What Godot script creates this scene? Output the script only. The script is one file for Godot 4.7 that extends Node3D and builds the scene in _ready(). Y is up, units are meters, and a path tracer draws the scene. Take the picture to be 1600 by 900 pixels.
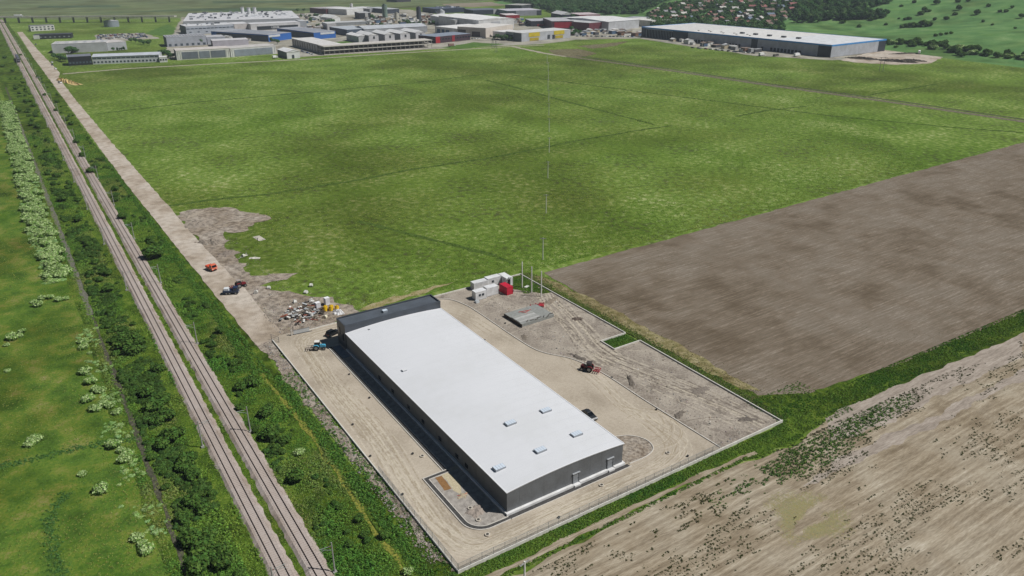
extends Node3D
# World: x runs across the plot, "z" in the helpers runs away from the viewer along the railway (Godot -Z). Metres.
var names := {}
var boxes := {}
var mats := {}
var rng := RandomNumberGenerator.new()
var grime: ImageTexture
var T := {}

func V(x: float, y: float, z: float) -> Vector3:
	return Vector3(x, y, -z)

func hill_height(x: float, z: float) -> float:
	var d := x - (775.0 + 0.13 * (z - 250.0))
	if d <= 0.0:
		return 0.0
	return 0.1 * d * d / (d + 150.0) + minf(d / 150.0, 1.0) * (5.0 * sin(x * 0.013 + z * 0.007) + 4.0 * sin(z * 0.017 - x * 0.006 + 1.0))

# ---------- naming and tagging ----------
func numbered(called: String) -> String:
	names[called] = names.get(called, -1) + 1
	return called if names[called] == 0 else "%s_%03d" % [called, names[called]]

func tag(o: Node3D, label: String, category := "", group := "", kind := "") -> Node3D:
	if label: o.set_meta("label", label)
	if category: o.set_meta("category", category)
	if group: o.set_meta("group", group)
	if kind: o.set_meta("kind", kind)
	return o

func thing(called: String, label: String, category: String, at: Vector3, turn := 0.0, group := "") -> Node3D:
	var o := Node3D.new()
	o.name = numbered(called)
	add_child(o)
	o.position = at
	o.rotation.y = turn
	tag(o, label, category, group)
	return o

func copy(src: Node3D, at: Vector3, turn: float, label := "", size := 1.0) -> Node3D:
	var o: Node3D = src.duplicate()
	var base: String = src.name
	if base.length() > 4 and base[-4] == "_" and base.right(3).is_valid_int(): base = base.left(-4)
	o.name = numbered(base)
	add_child(o)
	o.position = at
	o.rotation.y = turn
	o.scale = Vector3.ONE * size
	if label: o.set_meta("label", label)
	return o

func mi(called: String, mesh: Mesh, m: Material, parent: Node = self) -> MeshInstance3D:
	var o := MeshInstance3D.new()
	o.name = numbered(called) if parent == self else called
	o.mesh = mesh
	o.material_override = m
	parent.add_child(o, true)
	return o

func bx(parent: Node, called: String, at: Vector3, size: Vector3, m: Material) -> MeshInstance3D:
	var key := "%.3f,%.3f,%.3f" % [size.x, size.y, size.z]
	if not boxes.has(key):
		var b := BoxMesh.new()
		b.size = size
		boxes[key] = b
	var o := mi(called, boxes[key], m, parent)
	o.position = at
	return o

# ---------- mesh helpers ----------
func start() -> SurfaceTool:
	var st := SurfaceTool.new()
	st.begin(Mesh.PRIMITIVE_TRIANGLES)
	return st

func face(st: SurfaceTool, p: Array, n: Vector3) -> void:
	n = n.normalized()
	for i in range(1, p.size() - 1):
		var a: Vector3 = p[0]
		var b: Vector3 = p[i]
		var c: Vector3 = p[i + 1]
		if (b - a).cross(c - a).dot(n) > 0.0:
			var t := b
			b = c
			c = t
		for q in [a, b, c]:
			st.set_normal(n)
			st.add_vertex(q)

func box(st: SurfaceTool, c: Vector3, s: Vector3, b := Basis()) -> void:
	for ax in 3:
		for sg in [-1.0, 1.0]:
			var n := Vector3.ZERO
			n[ax] = sg
			var u := Vector3.ZERO
			u[(ax + 1) % 3] = s[(ax + 1) % 3] * 0.5
			var v := Vector3.ZERO
			v[(ax + 2) % 3] = s[(ax + 2) % 3] * 0.5
			var o := n * s[ax] * 0.5
			face(st, [c + b * (o - u - v), c + b * (o + u - v), c + b * (o + u + v), c + b * (o - u + v)], b * n)

func tube(st: SurfaceTool, a: Vector3, b: Vector3, r0: float, r1: float, seg := 8, caps := true) -> void:
	var d := (b - a).normalized()
	var u := d.cross(Vector3.UP if absf(d.y) < 0.9 else Vector3.RIGHT).normalized()
	var w := d.cross(u)
	for i in seg:
		var t0 := TAU * i / seg
		var t1 := TAU * (i + 1) / seg
		var e0 := u * cos(t0) + w * sin(t0)
		var e1 := u * cos(t1) + w * sin(t1)
		face(st, [a + e0 * r0, a + e1 * r0, b + e1 * r1, b + e0 * r1], e0 + e1)
		if caps:
			if r1 > 0.0: face(st, [b, b + e0 * r1, b + e1 * r1], d)
			if r0 > 0.0: face(st, [a, a + e0 * r0, a + e1 * r0], -d)

# side profile (points x = forward, y = up) between z = -w and z = +w, the upper points drawn in
func prism(st: SurfaceTool, poly: PackedVector2Array, w: float, inset := 0.0, y0 := 0.0, y1 := 1.0) -> void:
	var cw := Geometry2D.is_polygon_clockwise(poly)
	var half := func(p: Vector2) -> float: return w - inset * clampf((p.y - y0) / (y1 - y0), 0.0, 1.0)
	for i in poly.size():
		var p := poly[i]
		var q := poly[(i + 1) % poly.size()]
		var e := q - p
		var n := Vector3(e.y, -e.x, 0) * (1.0 if cw == false else -1.0)
		n = Vector3(e.y, -e.x, 0)
		var mid := (p + q) * 0.5 + Vector2(n.x, n.y).normalized() * 0.004
		if Geometry2D.is_point_in_polygon(mid, poly):
			n = -n
		face(st, [Vector3(p.x, p.y, -half.call(p)), Vector3(q.x, q.y, -half.call(q)), Vector3(q.x, q.y, half.call(q)), Vector3(p.x, p.y, half.call(p))], n)
	var tri := Geometry2D.triangulate_polygon(poly)
	for i in range(0, tri.size(), 3):
		for sg in [-1.0, 1.0]:
			var ps := []
			for k in 3:
				var p := poly[tri[i + k]]
				ps.append(Vector3(p.x, p.y, sg * half.call(p)))
			face(st, ps, Vector3(0, 0, sg))

# ---------- flat ground sheets ----------
func rough(p: PackedVector2Array, step: float, amp: float, sd := 1) -> PackedVector2Array:
	var nz := FastNoiseLite.new()
	nz.seed = sd
	nz.frequency = 0.12
	nz.fractal_octaves = 4
	var out := PackedVector2Array()
	for i in p.size():
		var a := p[i]
		var b := p[(i + 1) % p.size()]
		var n := maxi(1, int(a.distance_to(b) / step))
		for k in n:
			var q := a.lerp(b, float(k) / n)
			out.append(q + Vector2(nz.get_noise_2d(q.x, q.y), nz.get_noise_2d(q.x + 500.0, q.y)) * amp * 2.0)
	return out

func sheet(called: String, pts: PackedVector2Array, y: float, m: Material, uv := Vector2(100, 100), uv2 := 611.0, origin := Vector2.ZERO) -> MeshInstance3D:
	var st := start()
	var tri := Geometry2D.triangulate_polygon(pts)
	if tri.is_empty():
		push_warning("no triangles: " + called)
		var n := pts.size()
		for i in n / 2 - 1:
			tri.append_array([i, i + 1, n - 1 - i, i + 1, n - 2 - i, n - 1 - i])
	for i in range(0, tri.size(), 3):
		var q := [pts[tri[i]], pts[tri[i + 1]], pts[tri[i + 2]]]
		var cr: float = (q[1] - q[0]).cross(q[2] - q[0])
		if cr > 0.0: q.reverse()
		for p in q:
			st.set_normal(Vector3.UP)
			st.set_uv((p - origin) / uv)
			st.set_uv2(p / uv2)
			st.add_vertex(V(p.x, y, p.y))
	var o := mi(called, st.commit(), m)
	o.set_meta("kind", "structure")
	return o

func rect(x0: float, z0: float, x1: float, z1: float) -> PackedVector2Array:
	return PackedVector2Array([Vector2(x0, z0), Vector2(x1, z0), Vector2(x1, z1), Vector2(x0, z1)])

func band(line: Array, w: float, step := 3.0, amp := 0.0, sd := 3) -> PackedVector2Array:
	var l := PackedVector2Array()
	var r := PackedVector2Array()
	var pts := PackedVector2Array()
	for i in line.size() - 1:
		var n := maxi(1, int(line[i].distance_to(line[i + 1]) / step))
		for k in n:
			pts.append(line[i].lerp(line[i + 1], float(k) / n))
	pts.append(line[-1])
	var nz := FastNoiseLite.new()
	nz.seed = sd
	nz.frequency = 0.09
	for i in pts.size():
		var d := (pts[mini(i + 1, pts.size() - 1)] - pts[maxi(i - 1, 0)]).normalized()
		var n := Vector2(-d.y, d.x)
		var ww := w * 0.5
		l.append(pts[i] + n * (ww + maxf(amp * nz.get_noise_2d(pts[i].x, pts[i].y), -0.42 * w)))
		r.append(pts[i] - n * (ww + maxf(amp * nz.get_noise_2d(pts[i].x + 90.0, pts[i].y), -0.42 * w)))
	r.reverse()
	l.append_array(r)
	return l

# ---------- materials ----------
func mat(hex: Variant, roughness := 0.75, metal := 0.0, dirt := 1.0) -> StandardMaterial3D:
	var key := "%s %.2f %.2f %.2f" % [str(hex), roughness, metal, dirt]
	if not mats.has(key):
		var m := StandardMaterial3D.new()
		m.albedo_color = Color(hex)
		m.roughness = roughness
		m.metallic = metal
		if dirt > 0.0:
			m.albedo_texture = grime
			m.uv1_triplanar = true
			m.uv1_world_triplanar = true
			m.uv1_scale = Vector3.ONE * 0.06 * dirt
		mats[key] = m
	return mats[key]

func roofing(hex: String) -> StandardMaterial3D:   # nearly clean membrane: large faint stains only
	var m := StandardMaterial3D.new()
	m.albedo_color = Color(hex)
	m.albedo_texture = T.stain
	m.uv1_triplanar = true
	m.uv1_world_triplanar = true
	m.uv1_scale = Vector3.ONE * 0.011
	m.roughness = 0.6
	return m

func glass(hex: String) -> StandardMaterial3D:
	return mat(hex, 0.12, 0.0, 0.0)

func leafy(hex := "#ffffff", through := 0.35) -> StandardMaterial3D:
	var key := "leaf" + hex
	if not mats.has(key):
		var m := StandardMaterial3D.new()
		m.albedo_color = Color(hex)
		m.vertex_color_use_as_albedo = true
		m.roughness = 0.85
		m.specular_mode = BaseMaterial3D.SPECULAR_DISABLED
		m.backlight_enabled = true
		m.backlight = Color(through, through, through * 0.6)
		mats[key] = m
	return mats[key]

func noise(sd: int, freq: float, oct := 4) -> FastNoiseLite:
	var n := FastNoiseLite.new()
	n.seed = sd
	n.frequency = freq
	n.fractal_octaves = oct
	return n

# A tiling picture of a natural surface: two noises mixed and read through a ramp of colours, with specks of a third noise.
func ntex(w: int, h: int, sd: int, f1: float, f2: float, w2: float, ramp: Array, speck := Color(0, 0, 0, 0), fs := 0.1, thr := 255) -> Image:
	var g := Gradient.new()
	g.offsets = PackedFloat32Array(ramp.map(func(e): return e[0]))
	g.colors = PackedColorArray(ramp.map(func(e): return Color(e[1])))
	var lut := PackedByteArray()
	for i in 256:
		var c := g.sample(i / 255.0)
		lut.append(int(c.r * 255.0))
		lut.append(int(c.g * 255.0))
		lut.append(int(c.b * 255.0))
	var da := noise(sd, f1, 4).get_seamless_image(w, h).get_data()
	var db := noise(sd + 7, f2, 3).get_seamless_image(w, h).get_data()
	var ds := noise(sd + 13, fs, 2).get_seamless_image(w, h).get_data() if thr < 255 else PackedByteArray()
	var out := PackedByteArray()
	out.resize(w * h * 3)
	var k2 := int(w2 * 256.0)
	var k1 := 256 - k2
	var sr := int(speck.r * 255.0)
	var sg := int(speck.g * 255.0)
	var sb := int(speck.b * 255.0)
	for i in w * h:
		var v := (da[i] * k1 + db[i] * k2) >> 8
		var j := v * 3
		var o := i * 3
		if thr < 255 and ds[i] > thr:
			out[o] = (lut[j] + sr) >> 1
			out[o + 1] = (lut[j + 1] + sg) >> 1
			out[o + 2] = (lut[j + 2] + sb) >> 1
		else:
			out[o] = lut[j]
			out[o + 1] = lut[j + 1]
			out[o + 2] = lut[j + 2]
	return Image.create_from_data(w, h, false, Image.FORMAT_RGB8, out)

func earth(img: Image, detail: Texture2D = null, color := Color.WHITE, bump: Texture2D = null, bump_cm := 6.0) -> StandardMaterial3D:
	var m := StandardMaterial3D.new()
	m.albedo_color = color
	m.albedo_texture = ImageTexture.create_from_image(img)
	m.roughness = 0.95
	m.metallic_specular = 0.15
	if detail:
		m.detail_enabled = true
		m.detail_albedo = detail
		m.detail_blend_mode = BaseMaterial3D.BLEND_MODE_MUL
		m.detail_uv_layer = BaseMaterial3D.DETAIL_UV_2
	if bump:
		m.heightmap_enabled = true
		m.heightmap_texture = bump
		m.heightmap_scale = bump_cm
	return m

# ---------- vegetation ----------
# leaf-sized faces on a handful of lobes; vertex colours carry the leaf-to-leaf variation
func leaves(sd: int, count: int, r: Vector3, leaf: float, lobes: int, tint: Color, spread := 0.25, flower := Color(0, 0, 0, 0), flower_share := 0.0) -> ArrayMesh:
	var g := RandomNumberGenerator.new()
	g.seed = sd
	var cen := []
	for i in lobes:
		var a := TAU * (i + g.randf() * 0.6) / lobes
		var q := 0.0 if lobes == 1 else g.randf_range(0.25, 0.55)
		cen.append([Vector3(cos(a) * q * r.x, r.y * (0.5 if lobes == 1 else g.randf_range(0.35, 0.62)), sin(a) * q * r.z), g.randf_range(0.42, 0.62) if lobes > 1 else 1.0])
	var pv := PackedVector3Array()
	var pn := PackedVector3Array()
	var pc := PackedColorArray()
	for i in count:
		var l: Array = cen[i % lobes]
		var d := Vector3(g.randfn(), g.randfn() * 0.9 + 0.25, g.randfn()).normalized()
		var p: Vector3 = l[0] + d * Vector3(r.x, r.y * 0.62, r.z) * l[1] * g.randf_range(0.72, 1.05)
		if p.y < 0.0: p.y = g.randf() * 0.2 * r.y
		var u := Vector3(g.randfn(), g.randfn(), g.randfn()).normalized() * leaf * g.randf_range(0.5, 1.1)
		var nn := (d * 1.2 + Vector3(g.randfn(), g.randfn() + 0.8, g.randfn()) * 0.5).normalized()
		u = (u - nn * u.dot(nn))
		var w := nn.cross(u) * g.randf_range(0.5, 0.9)
		var c := tint * g.randf_range(1.0 - spread, 1.0 + spread)
		c.r *= g.randf_range(0.85, 1.2)
		if g.randf() < flower_share and d.y > -0.1: c = flower * g.randf_range(0.8, 1.0)
		c.a = 1.0
		for q in [p - u, p + w, p + u, p - u, p + u, p - w]:
			pv.append(q)
			pn.append(nn)
			pc.append(c)
	var arr := []
	arr.resize(Mesh.ARRAY_MAX)
	arr[Mesh.ARRAY_VERTEX] = pv
	arr[Mesh.ARRAY_NORMAL] = pn
	arr[Mesh.ARRAY_COLOR] = pc
	var m := ArrayMesh.new()
	m.add_surface_from_arrays(Mesh.PRIMITIVE_TRIANGLES, arr)
	return m

# copies: arrays of [x, y, z(forward), size, Color]
func scatter(called: String, mesh: Mesh, m: Material, items: Array, label: String, category: String, flat := 1.0) -> MultiMeshInstance3D:
	var mm := MultiMesh.new()
	mm.transform_format = MultiMesh.TRANSFORM_3D
	mm.use_colors = true
	mm.mesh = mesh
	mm.instance_count = items.size()
	var g := RandomNumberGenerator.new()
	g.seed = items.size()
	for i in items.size():
		var e: Array = items[i]
		var b := Basis(Vector3.UP, g.randf() * TAU).scaled(Vector3(e[3], e[3] * flat * g.randf_range(0.7, 1.3), e[3]))
		mm.set_instance_transform(i, Transform3D(b, V(e[0], e[1], e[2])))
		mm.set_instance_color(i, e[4])
	var o := MultiMeshInstance3D.new()
	o.name = numbered(called)
	o.multimesh = mm
	o.material_override = m
	add_child(o)
	tag(o, label, category, "", "stuff")
	return o

func vary(c: Color, k := 0.2) -> Color:
	var s := rng.randf_range(1.0 - k, 1.0 + k)
	return Color(c.r * s * rng.randf_range(0.88, 1.14), c.g * s, c.b * s * rng.randf_range(0.85, 1.15))

# ---------- ground surfaces ----------
func make_textures() -> void:
	var gi := ntex(512, 512, 5, 0.012, 0.09, 0.45, [[0.2, "#dddbd8"], [0.5, "#f0efed"], [0.8, "#ffffff"]])
	grime = ImageTexture.create_from_image(gi)
	T.stain = ImageTexture.create_from_image(ntex(512, 512, 6, 0.008, 0.05, 0.3, [[0.2, "#f7f7f6"], [0.5, "#fcfcfc"], [0.8, "#ffffff"]]))
	T.fine = ImageTexture.create_from_image(ntex(512, 512, 21, 0.05, 0.2, 0.55, [[0.25, "#c4c4c2"], [0.5, "#e6e6e4"], [0.75, "#ffffff"]]))
	T.grassfine = ImageTexture.create_from_image(ntex(512, 512, 31, 0.06, 0.22, 0.5, [[0.22, "#8f9a86"], [0.5, "#d6d9cc"], [0.75, "#ffffff"]]))
	var gb := ntex(512, 512, 41, 0.02, 0.14, 0.5, [[0.2, "#000000"], [0.8, "#ffffff"]])
	T.bump = ImageTexture.create_from_image(gb)
	# large scale variation, multiplied in
	T.big = ImageTexture.create_from_image(ntex(512, 512, 51, 0.01, 0.03, 0.4, [[0.2, "#c9c4b4"], [0.45, "#f2f0e8"], [0.6, "#ffffff"], [0.8, "#e3ecd2"]]))
	T.bigsoil = ImageTexture.create_from_image(ntex(512, 512, 61, 0.008, 0.03, 0.4, [[0.2, "#cfc8be"], [0.45, "#efebe6"], [0.7, "#ffffff"]]))

func ground_setup() -> void:
	# meadow: olive, fresh green and pale flowering patches, with grey-brown bare spots
	var meadow_img := ntex(1024, 1024, 3, 0.007, 0.1, 0.64, [[0.16, "#4a4e34"], [0.28, "#51602c"], [0.4, "#5b722d"], [0.5, "#627a31"], [0.6, "#6b8139"], [0.7, "#7f8d50"], [0.84, "#a2a878"]], Color("#a3a986"), 0.12, 200)
	var gb2 := ntex(1024, 1024, 42, 0.08, 0.3, 0.55, [[0.2, "#000000"], [0.8, "#ffffff"]])
	T.grassbump = ImageTexture.create_from_image(gb2)
	var meadow := earth(meadow_img, T.big, Color.WHITE, T.grassbump, 22.0)
	T.meadow = meadow
	var far_img := ntex(512, 512, 9, 0.008, 0.05, 0.3, [[0.2, "#566244"], [0.45, "#66704f"], [0.6, "#6f7853"], [0.8, "#808660"]])
	T.farfield = earth(far_img, T.big)
	var g := sheet("ground", rect(-9000, -3000, 9000, 12000), -0.12, meadow, Vector2(420, 420), 1531.0)
	tag(g, "green grassy plain stretching to the hills", "", "", "structure")
	# farmland beyond the industrial park
	tag(sheet("field", PackedVector2Array([Vector2(-76.2, 1706.2), Vector2(-61.6, 3548.2), Vector2(1509.1, 1940.7), Vector2(791.9, 1493.7), Vector2(458.6, 1416.6), Vector2(214.2, 1455.6), Vector2(56.1, 1534.1)]), -0.08, T.farfield, Vector2(700, 160), 900.0), "pale olive farmland beyond the elevated road")
	var dark_crop := earth(ntex(256, 256, 10, 0.02, 0.1, 0.4, [[0.3, "#45563f"], [0.7, "#54664a"]]), T.big)  # darker green ramp than the farmland round it
	for q in [[Vector2(127.5, 1705.1), Vector2(281.9, 1661.6), Vector2(414.9, 1515.7), Vector2(525.9, 1529.9), Vector2(458.6, 1658.8), Vector2(351, 1712.2)], [Vector2(44.4, 1968.3), Vector2(199.3, 1880.5), Vector2(204.7, 1964.8), Vector2(49.7, 2051)], [Vector2(399, 1913.5), Vector2(628.2, 1807.2), Vector2(674.5, 1842.9), Vector2(419.8, 2000.8)]]:
		tag(sheet("field", rough(PackedVector2Array(q), 40.0, 6.0), -0.05, dark_crop, Vector2(300, 60), 900.0), "strip of darker green far beyond the factories")
	var tan_img := earth(ntex(256, 256, 12, 0.02, 0.1, 0.4, [[0.3, "#7d7566"], [0.7, "#948a78"]]), T.bigsoil)
	tag(sheet("field", rough(PackedVector2Array([Vector2(826.7, 1558.1), Vector2(959.9, 1555.3), Vector2(918, 1428.2), Vector2(825.6, 1411.8), Vector2(792.1, 1464.8)]), 20.0, 5.0), -0.04, tan_img, Vector2(300, 60), 700.0), "bare tan field beyond the dark sheds")

	# railway corridor and the weedy pasture west of it
	var lush_img := ntex(1024, 1024, 14, 0.014, 0.12, 0.42, [[0.2, "#2c3c18"], [0.38, "#3a4e1b"], [0.5, "#475e1f"], [0.62, "#556b24"], [0.76, "#6c7a34"]])
	T.lush = earth(lush_img, T.big, Color.WHITE, T.grassbump, 14.0)
	tag(sheet("verge", rough(PackedVector2Array([Vector2(-62, -90), Vector2(-16.2, -90), Vector2(-16.2, 10), Vector2(-19.5, 30), Vector2(-19.5, 100), Vector2(-22, 180), Vector2(-26, 420), Vector2(-27, 900), Vector2(-30, 1500), Vector2(-70, 1500), Vector2(-64, 500)]), 6.0, 0.8), -0.07, T.lush, Vector2(96, 96), 300.0), "lush green railway verge with weeds")
	var past_img := ntex(1024, 1024, 17, 0.013, 0.12, 0.36, [[0.2, "#3d5420"], [0.36, "#486426"], [0.5, "#566f2a"], [0.62, "#65752f"], [0.74, "#777a42"], [0.86, "#857f58"]])
	tag(sheet("pasture", rough(PackedVector2Array([Vector2(-260, -90), Vector2(-60, -90), Vector2(-61, 150), Vector2(-66, 500), Vector2(-72, 1300), Vector2(-500, 1300)]), 9.0, 0.8), -0.06, earth(past_img, T.big, Color.WHITE, T.grassbump, 10.0), Vector2(120, 120), 350.0), "yellow green pasture west of the ditch")
	T.reeds = [[Vector2(-89.1, 73.4), Vector2(-84.3, 74.8), Vector2(-77.1, 73.7), Vector2(-70.8, 73), Vector2(-64.3, 71.7), Vector2(-57.2, 69.5)], [Vector2(-76.4, 29.6), Vector2(-76.8, 40.6), Vector2(-77, 48.3), Vector2(-75.2, 52.9), Vector2(-72.9, 56.3)]]
	# drainage ditch: dry grey mud bed between tall grass
	var mud := earth(ntex(256, 256, 19, 0.03, 0.15, 0.5, [[0.25, "#37392c"], [0.5, "#4c4b3e"], [0.75, "#625d50"]]))
	var mud_dry := earth(ntex(256, 256, 18, 0.03, 0.15, 0.5, [[0.25, "#4f5045"], [0.5, "#66655a"], [0.75, "#7a776b"]]))
	tag(sheet("ditch_bed", band([Vector2(-57.2, -20), Vector2(-57, 44), Vector2(-57.7, 143), Vector2(-58.2, 230), Vector2(-59.5, 450), Vector2(-61.5, 700)], 1.0, 1.2, 0.9), -0.02, mud, Vector2(9, 9)), "dry muddy drainage ditch beside the railway")
	tag(sheet("ditch_bed", band([Vector2(-57.9, 150), Vector2(-58.2, 230), Vector2(-58.8, 305), Vector2(-59.9, 469), Vector2(-61.3, 620)], 1.7, 2.0, 0.7, 9), -0.015, mud_dry, Vector2(9, 9)), "grey silted stretch of the drainage ditch by the flowering shrubs")
	# duckweed ditch
	var algae := earth(ntex(256, 256, 23, 0.04, 0.2, 0.4, [[0.3, "#3f4a20"], [0.45, "#6d7030"], [0.6, "#86833c"], [0.8, "#969048"]]))
	algae.roughness = 0.5
	tag(sheet("ditch_water", band([Vector2(-24.2, -20), Vector2(-24, -2), Vector2(-23.7, 22), Vector2(-23.1, 48), Vector2(-23.8, 74), Vector2(-24.1, 84)], 0.9, 0.6, 1.3, 8), -0.02, algae, Vector2(7, 7)), "duckweed covered water in a narrow ditch")

	# dark grass along old drainage lines in the meadow
	var line_mat := earth(ntex(256, 256, 25, 0.05, 0.2, 0.5, [[0.25, "#405022"], [0.6, "#4c6028"], [0.85, "#5a6c34"]]))
	T.lines = [[Vector2(-12.8, 519.1), Vector2(54.7, 529.2), Vector2(128.1, 525.2), Vector2(235, 521.2), Vector2(316.5, 531.6)], [Vector2(-14.7, 257.4), Vector2(3.9, 256.7), Vector2(28.8, 251.1), Vector2(73.6, 250.7), Vector2(103.7, 254.4), Vector2(153.5, 252.4), Vector2(216.8, 259.5), Vector2(269.6, 261.4), Vector2(296.3, 260.2)], [Vector2(288.8, 270.3), Vector2(290.9, 311.9), Vector2(293.7, 375.6), Vector2(299, 455.5), Vector2(300.1, 499)], [Vector2(336.4, 512.7), Vector2(370.5, 374), Vector2(395.4, 276.5), Vector2(410, 222.1), Vector2(442.3, 151.2), Vector2(461.6, 121.7)], [Vector2(48.2, 190.3), Vector2(60, 160), Vector2(73.3, 127.9), Vector2(76.2, 112.6)], [Vector2(353.9, 257.7), Vector2(390.9, 261.1), Vector2(426.2, 255.5)], [Vector2(509.8, 259.4), Vector2(564.2, 260.5), Vector2(606.7, 260.4)]]
	for q in T.lines:
		tag(sheet("field_drain", band(q, 2.2, 4.0, 1.4), -0.06, line_mat, Vector2(20, 20)), "dark line of rank grass along a field drain")
	# farm lanes
	var lane := earth(ntex(256, 256, 27, 0.04, 0.2, 0.5, [[0.25, "#857d70"], [0.5, "#a0988a"], [0.75, "#b3aa9c"]]))
	tag(sheet("lane", band([Vector2(-12.7, 762.3), Vector2(45.6, 768.4), Vector2(123.1, 756.2), Vector2(212.5, 739.1), Vector2(307.1, 733.1), Vector2(385.2, 724.9), Vector2(469.4, 716), Vector2(509.7, 705.3)], 5.0, 8.0, 1.0), -0.03, lane, Vector2(40, 40)), "pale gravel lane along the edge of the industrial park")
	tag(sheet("lane", band([Vector2(470, 719.9), Vector2(460.8, 636.5), Vector2(463, 591.3)], 6.0, 8.0, 2.0), -0.035, lane, Vector2(40, 40)), "pale gravel lane branching into the meadow")
	var dirtlane := earth(ntex(256, 256, 28, 0.04, 0.2, 0.5, [[0.25, "#4e4a3c"], [0.5, "#6b6556"], [0.75, "#857d6c"]]))
	tag(sheet("farm_track", band([Vector2(463.6, 597.9), Vector2(471.4, 525.8), Vector2(478.4, 440.3), Vector2(482.5, 337.5), Vector2(491, 257.8), Vector2(494.1, 202.8), Vector2(497.3, 138.6), Vector2(499.4, 67.9)], 6.5, 5.0, 1.4), -0.032, dirtlane, Vector2(30, 30)), "dark earth farm track crossing the meadow")
	tag(sheet("farm_track", band([Vector2(477.6, 598.8), Vector2(486.2, 448.3), Vector2(489.6, 343.4), Vector2(498.9, 263.2), Vector2(502.7, 207.8), Vector2(505.2, 142.4), Vector2(507.5, 70.8)], 3.4, 5.0, 1.0), -0.028, mud, Vector2(30, 30)), "muddy ditch beside the farm track")
	var olive_dirt := earth(ntex(256, 256, 29, 0.03, 0.15, 0.5, [[0.25, "#59553f"], [0.5, "#6f6a50"], [0.75, "#8a8268"]]), T.bigsoil, Color.WHITE, T.grassbump, 20.0)
	for q in [[Vector2(482.5, 660.5), Vector2(521.4, 649.5), Vector2(507.4, 596.3), Vector2(468.1, 580.8), Vector2(462, 613.4)], [Vector2(535.3, 673.8), Vector2(629.6, 681.6), Vector2(573.5, 646.9), Vector2(533.8, 640.7)]]:
		tag(sheet("bare_ground", rough(PackedVector2Array(q), 7.0, 2.0), -0.031, olive_dirt, Vector2(40, 40)), "churned brown earth near the park road")

	# ploughed field east of the plot: furrows and dry streaks run along x
	var plough_img := ntex(512, 2048, 33, 0.024, 0.17, 0.58, [[0.2, "#655c50"], [0.36, "#6f6659"], [0.5, "#776d61"], [0.62, "#80766a"], [0.72, "#988e81"], [0.86, "#b4aa9d"]])
	T.plough = earth(plough_img, T.bigsoil)
	tag(sheet("ploughed_field", rough(PackedVector2Array([Vector2(79.9, 99.9), Vector2(112.8, 100.7), Vector2(200.9, 102.7), Vector2(300, 105.4), Vector2(433.6, 108.4), Vector2(900, 114), Vector2(900, -20), Vector2(300, -13), Vector2(184.3, -10), Vector2(120.3, -7.7), Vector2(87.7, -3.5), Vector2(77.3, 1.5), Vector2(77.9, 21.7), Vector2(79.9, 49.7), Vector2(79.4, 80.7)]), 3.0, 0.5), -0.045, T.plough, Vector2(260, 44), 190.0), "brown ploughed field with pale dry streaks")
	# weedy field in front, rows along x
	var weedy_img := ntex(512, 2048, 37, 0.016, 0.17, 0.52, [[0.18, "#776c5c"], [0.34, "#897e6d"], [0.5, "#9b907e"], [0.62, "#a89e8c"], [0.74, "#b8ae9d"], [0.86, "#c5bcad"]])
	T.weedy = earth(weedy_img, T.bigsoil)
	tag(sheet("sandy_field", rough(PackedVector2Array([Vector2(-20, -95), Vector2(-20, -14.2), Vector2(6, -14.6), Vector2(24, -13.4), Vector2(46, -13.6), Vector2(68, -16.5), Vector2(88, -12.5), Vector2(172, -16.0), Vector2(320, -22), Vector2(320, -120)]), 2.0, 0.6), -0.05, T.weedy, Vector2(170, 40), 130.0), "pale sandy field with scattered rows of weeds")
	var pink := earth(ntex(512, 1024, 44, 0.014, 0.06, 0.5, [[0.2, "#80766c"], [0.5, "#968b80"], [0.8, "#aaa095"]]))
	for q in [[Vector2(83.7, -12.5), Vector2(111.8, -13.1), Vector2(170.4, -16.6), Vector2(153.9, -24.4), Vector2(119.8, -22.1), Vector2(91.5, -22.6), Vector2(75.7, -20)], [Vector2(56.1, -26.5), Vector2(76.1, -24.7), Vector2(110.9, -27.1), Vector2(148.3, -27.1), Vector2(142.9, -29.7), Vector2(104.1, -29.4), Vector2(70.9, -28.4)]]:
		tag(sheet("soil_patch", rough(PackedVector2Array(q), 0.9, 0.8), -0.042, pink, Vector2(90, 24), 100.0), "pinkish grey bare soil beside the grass strip")
	tag(sheet("path", band([Vector2(-14, -12.3), Vector2(5, -12.5), Vector2(25, -12.2), Vector2(47, -12.4), Vector2(58, -13.4)], 1.3, 0.8, 0.9), -0.034, T.weedy, Vector2(60, 14), 80.0), "worn sandy path between the fence grass and the field")
	# grass strip between the two fields and round the plot
	tag(sheet("grass_strip", rough(PackedVector2Array([Vector2(-16, -8.6), Vector2(73, -8.6), Vector2(73, 104), Vector2(76.5, 104), Vector2(76.5, 30), Vector2(77.6, 2.8), Vector2(88.2, -3.1), Vector2(121.3, -7.1), Vector2(185.8, -9.3), Vector2(320, -12), Vector2(320, -19), Vector2(170.4, -16.6), Vector2(86.2, -12.5), Vector2(68, -15.5), Vector2(46, -12.8), Vector2(24, -12.8), Vector2(6, -13.6), Vector2(-20, -13.0)]), 2.0, 0.6), -0.04, T.lush, Vector2(60, 60), 200.0), "lush grass strip between the fields")
	var dry := earth(ntex(512, 512, 39, 0.02, 0.16, 0.5, [[0.22, "#56562f"], [0.42, "#76704c"], [0.6, "#8f8664"], [0.8, "#a0967a"]]), T.bigsoil)
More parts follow.
